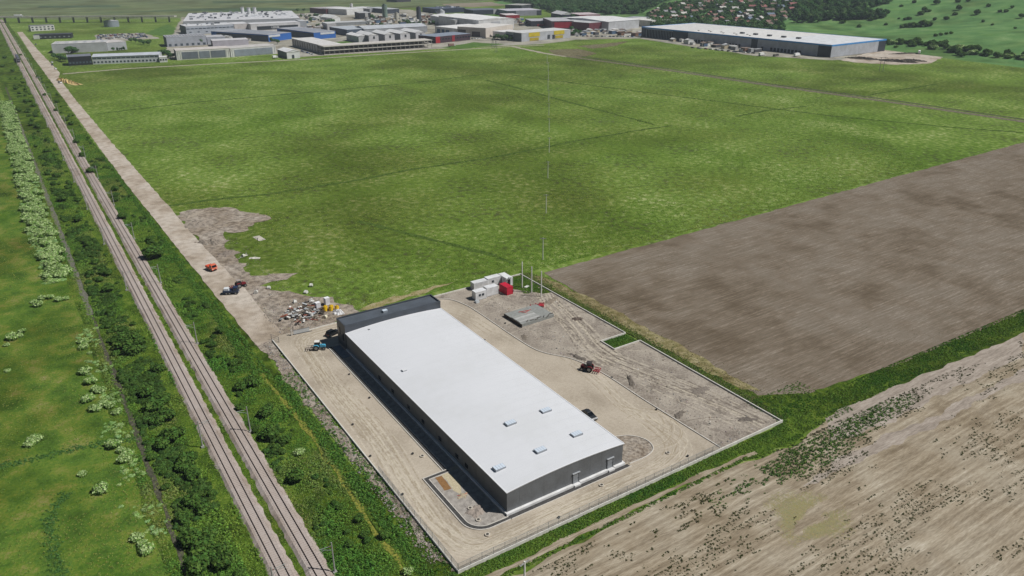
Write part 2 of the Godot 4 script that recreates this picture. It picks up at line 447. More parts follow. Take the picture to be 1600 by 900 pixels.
	tag(sheet("dry_grass", rough(PackedVector2Array([Vector2(73.4, 101), Vector2(77, 98), Vector2(80.5, 70), Vector2(80.5, 30), Vector2(79.5, 4), Vector2(76.5, 8), Vector2(75.2, 40), Vector2(74.6, 70)]), 1.5, 0.8), -0.03, dry, Vector2(30, 30), 90.0), "strip of dry straw coloured grass beside the plot wall")

func road_and_dirt() -> void:
	var road_img := ntex(512, 512, 43, 0.02, 0.15, 0.5, [[0.2, "#9a9084"], [0.45, "#b1a79b"], [0.65, "#bcb2a6"], [0.85, "#c6beb3"]])
	T.road = earth(road_img, T.bigsoil, Color.WHITE, T.bump, 3.0)
	var r := PackedVector2Array([Vector2(-20.6, 100), Vector2(-21.3, 127), Vector2(-22.3, 180), Vector2(-24.2, 300), Vector2(-25, 413), Vector2(-26.2, 730), Vector2(-27.3, 927), Vector2(-26, 1305), Vector2(-19, 1305), Vector2(-17.4, 1000), Vector2(-14.5, 800), Vector2(-14.3, 770), Vector2(-18.2, 740), Vector2(-18.4, 580), Vector2(-16.8, 407), Vector2(-14.4, 263), Vector2(-14.2, 212), Vector2(-13.2, 175), Vector2(-12, 140), Vector2(-12, 104)])
	tag(sheet("gravel_road", rough(r, 4.0, 0.35), 0.03, T.road, Vector2(40, 40), 160.0), "pale gravel road running beside the railway")
	# disturbed ground round the gate
	var rough_img := ntex(1024, 1024, 47, 0.014, 0.13, 0.45, [[0.18, "#5e564d"], [0.34, "#7d746a"], [0.48, "#958b80"], [0.62, "#a69c90"], [0.8, "#b5aca0"]], Color("#6b6450"), 0.05, 205)
	T.rough = earth(rough_img, T.bigsoil, Color.WHITE, T.bump, 10.0)
	var d := PackedVector2Array([Vector2(-13.4, 245.3), Vector2(-4.1, 245.7), Vector2(6.3, 241), Vector2(14.4, 226.7), Vector2(18.6, 213.2), Vector2(9.8, 210.9), Vector2(4.9, 202.6), Vector2(-2.7, 207.6), Vector2(-5.8, 200.4), Vector2(-6.1, 186.7), Vector2(-6.2, 175.4), Vector2(-5.1, 167.6), Vector2(-8.5, 161.7), Vector2(-7.9, 154.2), Vector2(-0.5, 151.4), Vector2(7.8, 148), Vector2(-1.5, 144.4), Vector2(-7.8, 143.9), Vector2(-2.3, 135.1), Vector2(2.7, 127.4), Vector2(8.1, 121.3), Vector2(12.4, 111.2), Vector2(12.9, 106.3), Vector2(1, 101.6), Vector2(-20, 101.2), Vector2(-14, 150), Vector2(-13.6, 212)])
	tag(sheet("bare_ground", rough(d, 2.0, 1.4, 5), 0.01, T.rough, Vector2(40, 40), 110.0), "churned bare earth beside the gravel road")
	tag(sheet("bare_ground", rough(PackedVector2Array([Vector2(13.7, 108.1), Vector2(23.3, 109.9), Vector2(37.6, 110.5), Vector2(48.8, 110.9), Vector2(43.9, 108.8), Vector2(26.4, 106.7), Vector2(15.4, 104.6)]), 2.0, 1.0, 6), 0.012, dry_track(), Vector2(30, 30), 110.0), "wheel worn track through the grass behind the warehouse")
	# rubble strip outside the western wall
	tag(sheet("bare_ground", rough(PackedVector2Array([Vector2(-16.2, 101), Vector2(-20.4, 101), Vector2(-19.8, 80), Vector2(-19.3, 55), Vector2(-18.6, 30), Vector2(-17.6, 8), Vector2(-17, -8), Vector2(-16.2, -8)]), 1.2, 0.9, 7), 0.0, T.rough, Vector2(30, 30), 60.0), "strip of grey rubble outside the boundary wall")

func dry_track() -> StandardMaterial3D:
	return earth(ntex(256, 256, 48, 0.03, 0.16, 0.5, [[0.25, "#66683a"], [0.45, "#8a8058"], [0.7, "#a0957a"]]))

# soft tyre marks pressed into the sand of the yard, drawn in metres of the yard picture
func mark(img: Image, pts: Array, wide: float, c: Color, strength: float, o: Vector2, span: Vector2, g: RandomNumberGenerator) -> void:
	var w := img.get_width()
	var h := img.get_height()
	var rpx := wide / span.x * w * 0.5
	var fade := noise(g.randi() % 999, 0.15, 2)
	for i in pts.size() - 1:
		var a: Vector2 = pts[i]
		var b: Vector2 = pts[i + 1]
		var n := int(a.distance_to(b) / 0.12)
		for k in n:
			var p := a.lerp(b, float(k) / n)
			var x := (p.x - o.x) / span.x * w
			var y := (p.y - o.y) / span.y * h
			var s: float = strength * clampf(0.6 + fade.get_noise_2d(p.x * 3.0, p.y * 3.0) * 1.6, 0.0, 1.0)
			for dx in range(-int(rpx), int(rpx) + 1):
				var px := int(x) + dx
				var py := int(y)
				if px >= 0 and px < w and py >= 0 and py < h:
					img.set_pixel(px, py, img.get_pixel(px, py).lerp(c, s))

func curve(pts: Array, shift := 0.0) -> Array:
	var out := []
	for i in pts.size() - 1:
		var p0: Vector2 = pts[maxi(i - 1, 0)]
		var p3: Vector2 = pts[mini(i + 2, pts.size() - 1)]
		for k in 8:
			out.append((pts[i] as Vector2).cubic_interpolate(pts[i + 1], p0, p3, k / 8.0))
	out.append(pts[-1])
	if shift != 0.0:
		var q := []
		for i in out.size():
			var d: Vector2 = (out[mini(i + 1, out.size() - 1)] - out[maxi(i - 1, 0)]).normalized()
			q.append(out[i] + Vector2(-d.y, d.x) * shift)
		return q
	return out

func plot_ground() -> void:
	# sand yard
	var yard := ntex(1024, 1024, 53, 0.007, 0.11, 0.34, [[0.2, "#a99d8d"], [0.4, "#b6aa9a"], [0.55, "#beb2a2"], [0.7, "#c4b8a8"], [0.85, "#ccc1b1"]])
	var o := Vector2(-16, -9)
	var span := Vector2(112, 112)
	var g := RandomNumberGenerator.new()
	g.seed = 77
	var loop := [Vector2(49, 50), Vector2(47.5, 32), Vector2(46, 20), Vector2(45.5, 8), Vector2(44, -1), Vector2(38, -4.3), Vector2(25, -4.8), Vector2(8, -5), Vector2(-5, -5.4), Vector2(-11, -3), Vector2(-12.6, 6), Vector2(-12, 20), Vector2(-10, 40), Vector2(-10, 65), Vector2(-9, 85), Vector2(-6, 97), Vector2(10, 97), Vector2(28, 96), Vector2(37, 88), Vector2(40, 70), Vector2(42, 58)]
	for i in 46:
		var s := g.randf_range(-2.2, 2.2)
		var lp := loop.map(func(p: Vector2): return p + Vector2(g.randf_range(-1.1, 1.1), g.randf_range(-0.8, 0.8)))
		var from := g.randi_range(0, loop.size() - 7)
		var cut: Array = lp.slice(from, from + g.randi_range(4, 9))
		var c := Color("#d3c9b7") if i % 3 else Color("#9d8f79")
		for sh in [s, s + 1.7]:
			mark(yard, curve(cut, sh), 0.3, c, 0.55, o, span, g)
	for i in 14:   # turning loops by the southeast corner
		var cc := Vector2(g.randf_range(41, 46), g.randf_range(3, 14))
		var rr := g.randf_range(3.5, 9.0)
		var a0 := g.randf_range(-2.2, -0.3)
		var arc := []
		for k in 14:
			arc.append(cc + Vector2(cos(a0 + k * 0.17), sin(a0 + k * 0.17)) * rr)
		mark(yard, arc, 0.3, Color("#d6cbb8") if i % 2 else Color("#a0927b"), 0.6, o, span, g)
	var yard_mat := earth(yard, T.fine, Color.WHITE, T.bump, 2.0)
	T.kerb_line = curve([Vector2(37, 100.8), Vector2(41.2, 97.6), Vector2(43.2, 91), Vector2(43.7, 84), Vector2(43.9, 63), Vector2(45, 52.5), Vector2(50, 43.6), Vector2(51.9, 33), Vector2(52, 15.7), Vector2(52.6, -7.6)])
	var yp := PackedVector2Array([Vector2(-15.8, -8.2), Vector2(-15.8, 101.2), Vector2(-13, 103.4), Vector2(-8, 103), Vector2(-7, 101.8), Vector2(37, 102.2)])
	for p in T.kerb_line: yp.append(p)
	yp.append(Vector2(52.6, -8.2))
	tag(sheet("yard", yp, 0.05, yard_mat, span, 4.3, o), "compacted pale sand yard round the warehouse")
	# rough earth east of the kerb
	var ep := PackedVector2Array()
	for p in T.kerb_line: ep.append(p)
	ep.append_array(PackedVector2Array([Vector2(52.6, -8.2), Vector2(72.6, -8.2), Vector2(72.6, 41.7), Vector2(63.2, 41.7), Vector2(63.2, 47.9), Vector2(72.4, 47.9), Vector2(72, 103), Vector2(37, 103)]))
	var rimg := ntex(1024, 1024, 57, 0.012, 0.13, 0.42, [[0.18, "#7b7167"], [0.32, "#8f857b"], [0.46, "#a0968b"], [0.6, "#aca296"], [0.8, "#bab0a3"]], Color("#7d746b"), 0.02, 196)
	for i in 40:
		var p := Vector2(g.randf_range(54, 72), g.randf_range(2, 92))
		var arc := []
		var a0 := g.randf_range(0.6, 1.9)
		for k in 10:
			arc.append(p + Vector2(cos(a0 + k * 0.05), sin(a0 + k * 0.05)) * 26.0 - Vector2(10, 26))
		mark(rimg, arc, 0.55, Color("#c6bbaa") if i % 2 else Color("#6f655b"), 0.6, o, span, g)
	for i in 20:
		var base := [Vector2(71, 90), Vector2(67, 80), Vector2(63.5, 67), Vector2(61, 57), Vector2(58, 47), Vector2(57, 36)] if i < 12 else [Vector2(56, 42), Vector2(59, 30), Vector2(62.5, 16), Vector2(66, 0), Vector2(67, -7)]
		var far := g.randf_range(-4.0, 3.5)
		var tone := Color("#cdc2b0") if i % 3 else Color("#6a6056")
		for sh in [far, far + 1.6]:
			mark(rimg, curve(base.map(func(p): return p + Vector2(g.randf_range(-0.7, 0.7), 0)), sh), 0.5, tone, 0.6, o, span, g)
	tag(sheet("bare_ground", ep, 0.055, earth(rimg, T.fine, Color.WHITE, T.bump, 5.0), span, 9.1, o), "rough grey earth between the kerb and the east wall")
	tag(sheet("grass_patch", rough(rect(63.4, 42.1, 72.3, 47.5), 1.0, 0.15), 0.02, T.lush, Vector2(30, 30)), "small square of green grass in the notch of the wall")
	tag(sheet("grass_patch", rough(PackedVector2Array([Vector2(61, 96), Vector2(66, 89.5), Vector2(69, 85), Vector2(71.8, 84), Vector2(71.8, 102.6), Vector2(62, 102.6)]), 1.0, 0.5), 0.063, T.lush, Vector2(30, 30)), "green grass in the corner behind the containers")

	# paving beside the warehouse
	var grey := earth(ntex(512, 512, 67, 0.02, 0.16, 0.5, [[0.25, "#827c76"], [0.55, "#9b958e"], [0.8, "#aca69e"]]), null, Color.WHITE, T.bump, 8.0)
	var dark := earth(ntex(256, 256, 63, 0.03, 0.2, 0.5, [[0.25, "#3d3c3c"], [0.6, "#4b4a49"], [0.85, "#5a5856"]]))
	var slab := earth(ntex(256, 256, 65, 0.02, 0.2, 0.4, [[0.25, "#74777c"], [0.6, "#83868b"], [0.85, "#919499"]]))
	tag(sheet("pavement", rect(-2.9, 19.6, -0.6, 79), 0.07, grey, Vector2(16, 16)), "grey gravel bed along the west wall of the warehouse")
	tag(sheet("pavement", rect(-2.9, 79.3, -0.6, 87.5), 0.08, slab, Vector2(8, 8)), "blue grey paved bay beside the office block")
	tag(sheet("footpath", rect(-3.85, 19.6, -3.05, 87.9), 0.1, dark, Vector2(8, 8)), "dark footpath between two kerbs")
	tag(sheet("footpath", rect(-0.6, -1.65, 31, -0.62), 0.09, dark, Vector2(8, 8)), "dark drip strip along the front wall")
	var corner := func(inset: float) -> Array:
		var out := [Vector2(-2.9, 19.4 - inset), Vector2(-8.9 + inset, 19.4 - inset)]
		for k in 10:
			var a := PI + k * PI / 2.0 / 9.0
			out.append(Vector2(-4.4, 2.8) + Vector2(cos(a), sin(a)) * (4.5 - inset))
		out.append(Vector2(-0.2, -1.7 + inset * 0.9))
		return out
	var outer: Array = corner.call(0.0)
	var inner: Array = corner.call(1.0)
	var ring := PackedVector2Array(outer)
	inner.reverse()
	ring.append_array(PackedVector2Array(inner))
	tag(sheet("footpath", ring, 0.1, dark, Vector2(8, 8)), "dark curved footpath round the corner bed")
	inner.reverse()
	var bed := PackedVector2Array(inner)
	bed.append_array(PackedVector2Array([Vector2(-0.6, -0.2), Vector2(-0.6, 18.4)]))
	tag(sheet("planting_bed", bed, 0.075, grey, Vector2(16, 16)), "grey gravel bed at the warehouse corner")
	tag(sheet("soil_patch", rough(PackedVector2Array([Vector2(-6.6, 18.2), Vector2(-5.0, 18.0), Vector2(-5.4, 13.2), Vector2(-6.9, 13.4)]), 0.5, 0.1), 0.085, earth(ntex(128, 128, 69, 0.05, 0.2, 0.5, [[0.3, "#7a5b3c"], [0.7, "#8f6d49"]])), Vector2(4, 4)), "rectangle of rusty brown soil in the corner bed")
	tag(sheet("soil_patch", rough(PackedVector2Array([Vector2(-4.9, 18.1), Vector2(-3.2, 18.2), Vector2(-3.0, 13.4), Vector2(-4.2, 10.6), Vector2(-5.4, 12.6)]), 0.5, 0.3), 0.083, earth(ntex(128, 128, 70, 0.05, 0.2, 0.5, [[0.3, "#a59a80"], [0.7, "#beb399"]])), Vector2(4, 4)), "spilled pale sand in the corner bed")
	var isl := PackedVector2Array(curve([Vector2(30.7, 0.4), Vector2(30.7, 9.6), Vector2(34, 9.2), Vector2(38.4, 7.4), Vector2(40.6, 4), Vector2(39.8, 0.6), Vector2(36.5, -0.9), Vector2(31.4, -0.9)]))
	T.island = isl
	tag(sheet("planting_bed", isl, 0.075, T.rough, Vector2(16, 16), 30.0), "rounded bed of dark rubble soil at the warehouse corner")
	# kerbs
	var kerb := mat("#cdc8c0", 0.9, 0.0, 3.0)
	for q in [["pale concrete kerb winding along the east side of the yard", T.kerb_line, 0.24, 0.2], ["concrete kerb round the corner bed", outer, 0.2, 0.17], ["inner concrete kerb of the corner bed", inner, 0.16, 0.15], ["concrete kerb round the rounded rubble bed", isl.slice(9), 0.2, 0.17], ["outer kerb of the footpath beside the warehouse", [Vector2(-3.95, 19.5), Vector2(-3.95, 88), Vector2(-0.8, 88)], 0.2, 0.18], ["inner kerb of the footpath beside the warehouse", [Vector2(-2.97, 19.7), Vector2(-2.97, 79.2)], 0.16, 0.18], ["kerb along the front drip strip", [Vector2(0, -1.75), Vector2(31.3, -1.75)], 0.16, 0.14]]:
		var st := start()
		strip(st, q[1], q[2], 0.04, 0.05 + q[3])
		var k := mi("kerb", st.commit(), kerb)
		tag(k, q[0], "", "", "structure")

# a low wall or kerb of rectangular section along a line
func strip(st: SurfaceTool, line: Array, w: float, y0: float, y1: float) -> void:
	for i in line.size() - 1:
		var a: Vector2 = line[i]
		var b: Vector2 = line[i + 1]
		var d := (b - a).normalized()
		var n := Vector2(-d.y, d.x) * w * 0.5
		var A := V(a.x + n.x, y1, a.y + n.y)
		var B := V(b.x + n.x, y1, b.y + n.y)
		var C := V(b.x - n.x, y1, b.y - n.y)
		var D := V(a.x - n.x, y1, a.y - n.y)
		var dn := Vector3(0, y0 - y1, 0)
		face(st, [A, B, C, D], Vector3.UP)
		face(st, [A, B, B + dn, A + dn], V(n.x, 0, n.y))
		face(st, [D, C, C + dn, D + dn], V(-n.x, 0, -n.y))
		if i == 0: face(st, [A, D, D + dn, A + dn], V(-d.x, 0, -d.y))
		if i == line.size() - 2: face(st, [B, C, C + dn, B + dn], V(d.x, 0, d.y))

func make_hill() -> void:
	var img := ntex(1024, 1024, 71, 0.008, 0.09, 0.3, [[0.2, "#4c6f40"], [0.4, "#587c49"], [0.55, "#5f824c"], [0.7, "#6b8a55"], [0.85, "#7b9562"]])
	var m := earth(img, T.big)
	var n := 70
	var pv := PackedVector3Array()
	var uv := PackedVector2Array()
	var uv2 := PackedVector2Array()
	var idx := PackedInt32Array()
	for j in n:
		for i in n:
			var z := -500.0 + 3200.0 * j / (n - 1)
			var t := float(i) / (n - 1)
			var x := 775.0 + 0.13 * (z - 250.0) - 12.0 + 1900.0 * t * t
			pv.append(V(x, hill_height(x, z) - 0.3 + (0.3 if t > 0.1 else t * 3.0), z))
			uv.append(Vector2(x, z) / 330.0)
			uv2.append(Vector2(x, z) / 800.0)
	for j in n - 1:
		for i in n - 1:
			var a := j * n + i
			idx.append_array([a, a + n, a + 1, a + 1, a + n, a + n + 1])
	var st := SurfaceTool.new()
	var arr := []
	arr.resize(Mesh.ARRAY_MAX)
	arr[Mesh.ARRAY_VERTEX] = pv
	arr[Mesh.ARRAY_TEX_UV] = uv
	arr[Mesh.ARRAY_TEX_UV2] = uv2
	arr[Mesh.ARRAY_INDEX] = idx
	var am := ArrayMesh.new()
	am.add_surface_from_arrays(Mesh.PRIMITIVE_TRIANGLES, arr)
	st.create_from(am, 0)
	st.generate_normals()
	tag(mi("hill", st.commit(), m), "long green grassy hillside dotted with bushes", "", "", "structure")

# ---------- the warehouse on the plot ----------
func warehouse() -> void:
	var W := 30.0
	var L := 83.4
	var H := 5.46
	var R := 0.7
	var t := thing("warehouse", "long warehouse with white low-pitched roof and dark grey clad walls", "warehouse", Vector3.ZERO)
	var clad := mat("#66696d", 0.5, 0.0, 0.6)
	var clad2 := mat("#64676b", 0.5, 0.0, 0.6)
	var white := roofing("#cfd0d3")
	var trim := mat("#5a5d62", 0.45, 0.2, 0.0)
	var concrete := mat("#dcdcdd", 0.8, 0.0, 1.0)
	var glazed := glass("#1c232c")
	# inner shell behind the cladding
	var st := start()
	box(st, V(W / 2, H / 2 + 0.05, L / 2), Vector3(W - 0.3, H - 0.1, L - 0.3))
	mi("wall", st.commit(), trim, t)
	# cladding panels, one mesh each, a thin joint between them
	for side in [0.0, W]:
		for k in 14:
			var w := L / 14.0
			bx(t, "wall_panel", V(side + (0.05 if side == 0.0 else -0.05), H / 2 + 0.3, w * (k + 0.5)), Vector3(0.1, H - 0.6, w - 0.05), clad if k % 2 else clad2)
	for k in 10:
		var w := W / 10.0
		var x0 := w * k + 0.01
		var x1 := w * (k + 1) - 0.01
		var s := start()
		var prof := func(x: float) -> float: return H + R * (1.0 - pow((x - W / 2) / (W / 2), 2.0)) - 0.02
		var pts := [Vector3(x0, 0.6, 0.0), Vector3(x1, 0.6, 0.0), Vector3(x1, prof.call(x1), 0.0), Vector3(x0, prof.call(x0), 0.0)]
		face(s, pts, Vector3(0, 0, 1))
		face(s, pts.map(func(p): return p + Vector3(0, 0, -0.1)), Vector3(0, 0, -1))
		for e in 4:
			var a: Vector3 = pts[e]
			var b: Vector3 = pts[(e + 1) % 4]
			var q := b - a
			face(s, [a, b, b + Vector3(0, 0, -0.1), a + Vector3(0, 0, -0.1)], Vector3(q.y, -q.x, 0))
		mi("wall_panel", s.commit(), clad if k % 2 else clad2, t)
	# plinth, interrupted at the doors
	var plinth := start()
	box(plinth, V(-0.2, 0.3, L / 2 - 0.25), Vector3(0.4, 0.6, L + 0.5))
	box(plinth, V(W + 0.2, 0.3, L / 2 - 0.25), Vector3(0.4, 0.6, L + 0.5))
	for q in [[-0.4, 16.3], [18.1, 25.6], [27.4, 30.4]]:
		box(plinth, V((q[0] + q[1]) / 2, 0.301, -0.3), Vector3(q[1] - q[0], 0.6, 0.6))
	mi("plinth", plinth.commit(), concrete, t)
	var seam := roofing("#cbccd0")
	# roof: a gently arched white membrane with a raised edge
	var rf := start()
	var arc := func(x: float) -> float: return H + R * (1.0 - pow((x - W / 2) / (W / 2), 2.0))
	var n := 20
	for k in n:
		var xa := -0.15 + (W + 0.3) * k / n
		var xb := -0.15 + (W + 0.3) * (k + 1) / n
		for q in [[xa, -0.15], [xb, L], [xb, -0.15], [xa, -0.15], [xa, L], [xb, L]]:
			rf.set_normal(Vector3(2.0 * R * (q[0] - W / 2) / pow(W / 2, 2.0), 1, 0).normalized())
			rf.add_vertex(V(q[0], arc.call(q[0]), q[1]))
		face(rf, [V(xa, arc.call(xa), -0.15), V(xb, arc.call(xb), -0.15), V(xb, arc.call(xb) - 0.22, -0.15), V(xa, arc.call(xa) - 0.22, -0.15)], Vector3(0, 0, 1))
	for e in [-0.15, W + 0.15]:
		face(rf, [V(e, H - 0.24, -0.15), V(e, arc.call(e), -0.15), V(e, arc.call(e), L), V(e, H - 0.24, L)], Vector3(e - 15.0, 0, 0))
	var roof := mi("roof", rf.commit(), white, t)
	var edge := start()
	for k in n:
		var xa := -0.2 + (W + 0.4) * k / n
		var xb := -0.2 + (W + 0.4) * (k + 1) / n
		var a := V(xa, arc.call(xa) + 0.03, -0.13)
		var b := V(xb, arc.call(xb) + 0.03, -0.13)
		box(edge, (a + b) / 2, Vector3((b - a).length(), 0.08, 0.2), Basis(Vector3(0, 0, 1), atan2(b.y - a.y, b.x - a.x)))
	for e in [-0.12, W + 0.12]:
		box(edge, V(e, H + 0.03, L / 2), Vector3(0.2, 0.08, L - 0.01))
	mi("coping", edge.commit(), mat("#dcdde0", 0.5, 0.0, 0.0), roof)
	var lap := start()
	for k in n:
		var xa := 0.2 + (W - 0.4) * k / n
		var xb := 0.2 + (W - 0.4) * (k + 1) / n
		for up in [0.0, 0.01]:
			face(lap, [V(xa, arc.call(xa) + up, -0.06), V(xb, arc.call(xb) + up, -0.06), V(xb, arc.call(xb) + up, 0.06), V(xa, arc.call(xa) + up, 0.06)], Vector3.UP)
	var lap_mesh := lap.commit()
	for k in 27:   # welded laps of the membrane sheets
		var o := mi("membrane_lap", lap_mesh, seam, roof)
		o.position.z = -3.05 * (k + 0.6)
	# skylights
	for p in [Vector2(2.7, 7.1), Vector2(12.9, 6.9), Vector2(23.1, 7.6), Vector2(13.2, 19), Vector2(23, 19.1)]:
		var y := H + R * (1.0 - pow((p.x - W / 2) / (W / 2), 2.0))
		var f := bx(t, "skylight", V(p.x, y + 0.17, p.y), Vector3(2.5, 0.5, 1.5), mat("#8c9096", 0.5, 0.2, 0.0))
		for k in 4:
			bx(f, "pane", Vector3(-0.9 + k * 0.6, 0.27, 0), Vector3(0.54, 0.06, 1.36), mat("#c8d2dd", 0.15, 0.0, 0.0))
	var hp := Vector2(4.2, 54.5)
	var hy := H + R * (1.0 - pow((hp.x - 15.0) / 15.0, 2.0))
	var hatch := bx(t, "roof_hatch", V(hp.x, hy + 0.12, hp.y), Vector3(1.2, 0.4, 0.9), mat("#a9abae", 0.6, 0.1, 0.0))
	bx(hatch, "lid", Vector3(0, 0.22, 0), Vector3(1.28, 0.06, 0.98), mat("#cfd0d2", 0.6, 0.0, 0.0))
	bx(t, "snow_guard", V(6.0, H + 0.42, 81), Vector3(0.5, 0.2, 0.5), trim)
	# front doors
	for x in [17.2, 26.5]:
		var fr := bx(t, "door", V(x, 1.75, -0.02), Vector3(1.4, 2.5, 0.14), mat("#84888d", 0.45, 0.2, 0.0))
		bx(fr, "lintel", Vector3(0, 1.32, 0.14), Vector3(1.9, 0.14, 0.34), mat("#9b9ea2", 0.6, 0.1, 0.0))
		for s in [-0.78, 0.78]:
			bx(fr, "jamb", Vector3(s, 0.0, 0.06), Vector3(0.12, 2.5, 0.2), mat("#6d7075", 0.6, 0.1, 0.0))
		bx(fr, "handle", Vector3(0.5, -0.1, 0.1), Vector3(0.05, 0.25, 0.06), trim)
		bx(fr, "step", Vector3(0, -1.5, 0.4), Vector3(1.6, 0.5, 0.9), concrete)
	# small windows and doors in the west wall
	for z in [16.0, 20.2, 28.0, 36.4, 44.0, 53.0, 61.0]:
		var w := bx(t, "window", V(-0.03, 2.0, z), Vector3(0.14, 0.9, 1.2), glazed)
		bx(w, "frame", Vector3(-0.02, -0.5, 0), Vector3(0.18, 0.08, 1.36), trim)
	# office block at the back
	var dark := mat("#4a5059", 0.45, 0.2, 0.6)
	var deep := mat("#596069", 0.55, 0.1, 0.5)
	var HB := 7.71
	var z0 := L
	var z1 := 89.6
	var blk := bx(t, "office_block", V(W / 2, (HB - 0.5) / 2, (z0 + z1) / 2 + 0.02), Vector3(W + 0.3, HB - 0.5, z1 - z0), dark)
	var pp := start()
	var mid := Vector3(W / 2, 0, -(z0 + z1) / 2)
	for sg in [-1.0, 1.0]:
		box(pp, mid + Vector3(0, HB - 0.24, sg * ((z1 - z0) / 2 - 0.12)), Vector3(W + 0.34, 0.56, 0.3))
		box(pp, mid + Vector3(sg * (W / 2 + 0.02), HB - 0.24, 0), Vector3(0.3, 0.56, z1 - z0 - 0.5))
	var par := mi("parapet", pp.commit(), dark, t)
	bx(par, "flat_roof", mid + Vector3(0, HB - 0.44, 0), Vector3(W - 0.3, 0.1, z1 - z0 - 0.5), deep)
	var vent := bx(t, "roof_vent", V(13.5, HB - 0.15, 86.5), Vector3(1.3, 0.6, 1.1), mat("#8f969e", 0.5, 0.2, 0.0))
	bx(vent, "lid", Vector3(0, 0.34, 0), Vector3(1.4, 0.08, 1.2), mat("#c3ced8", 0.3, 0.0, 0.0))
	for q in [[85.2, 3.6, 2.2], [88.0, 4.6, 1.8]]:
		var w := bx(t, "window", V(-0.2, q[1], q[0]), Vector3(0.2, q[2], 0.9), glazed)
		bx(w, "frame", Vector3(-0.02, -q[2] / 2 - 0.05, 0), Vector3(0.24, 0.1, 1.1), trim)
	for k in 8:
		var w := bx(t, "window", V(3 + k * 3.4, 4.8, 89.62), Vector3(1.8, 1.5, 0.14), glazed)
		bx(w, "frame", Vector3(0, -0.8, -0.02), Vector3(2.0, 0.1, 0.2), trim)
	bx(t, "door", V(15, 1.25, 89.64), Vector3(1.8, 2.4, 0.14), glazed)

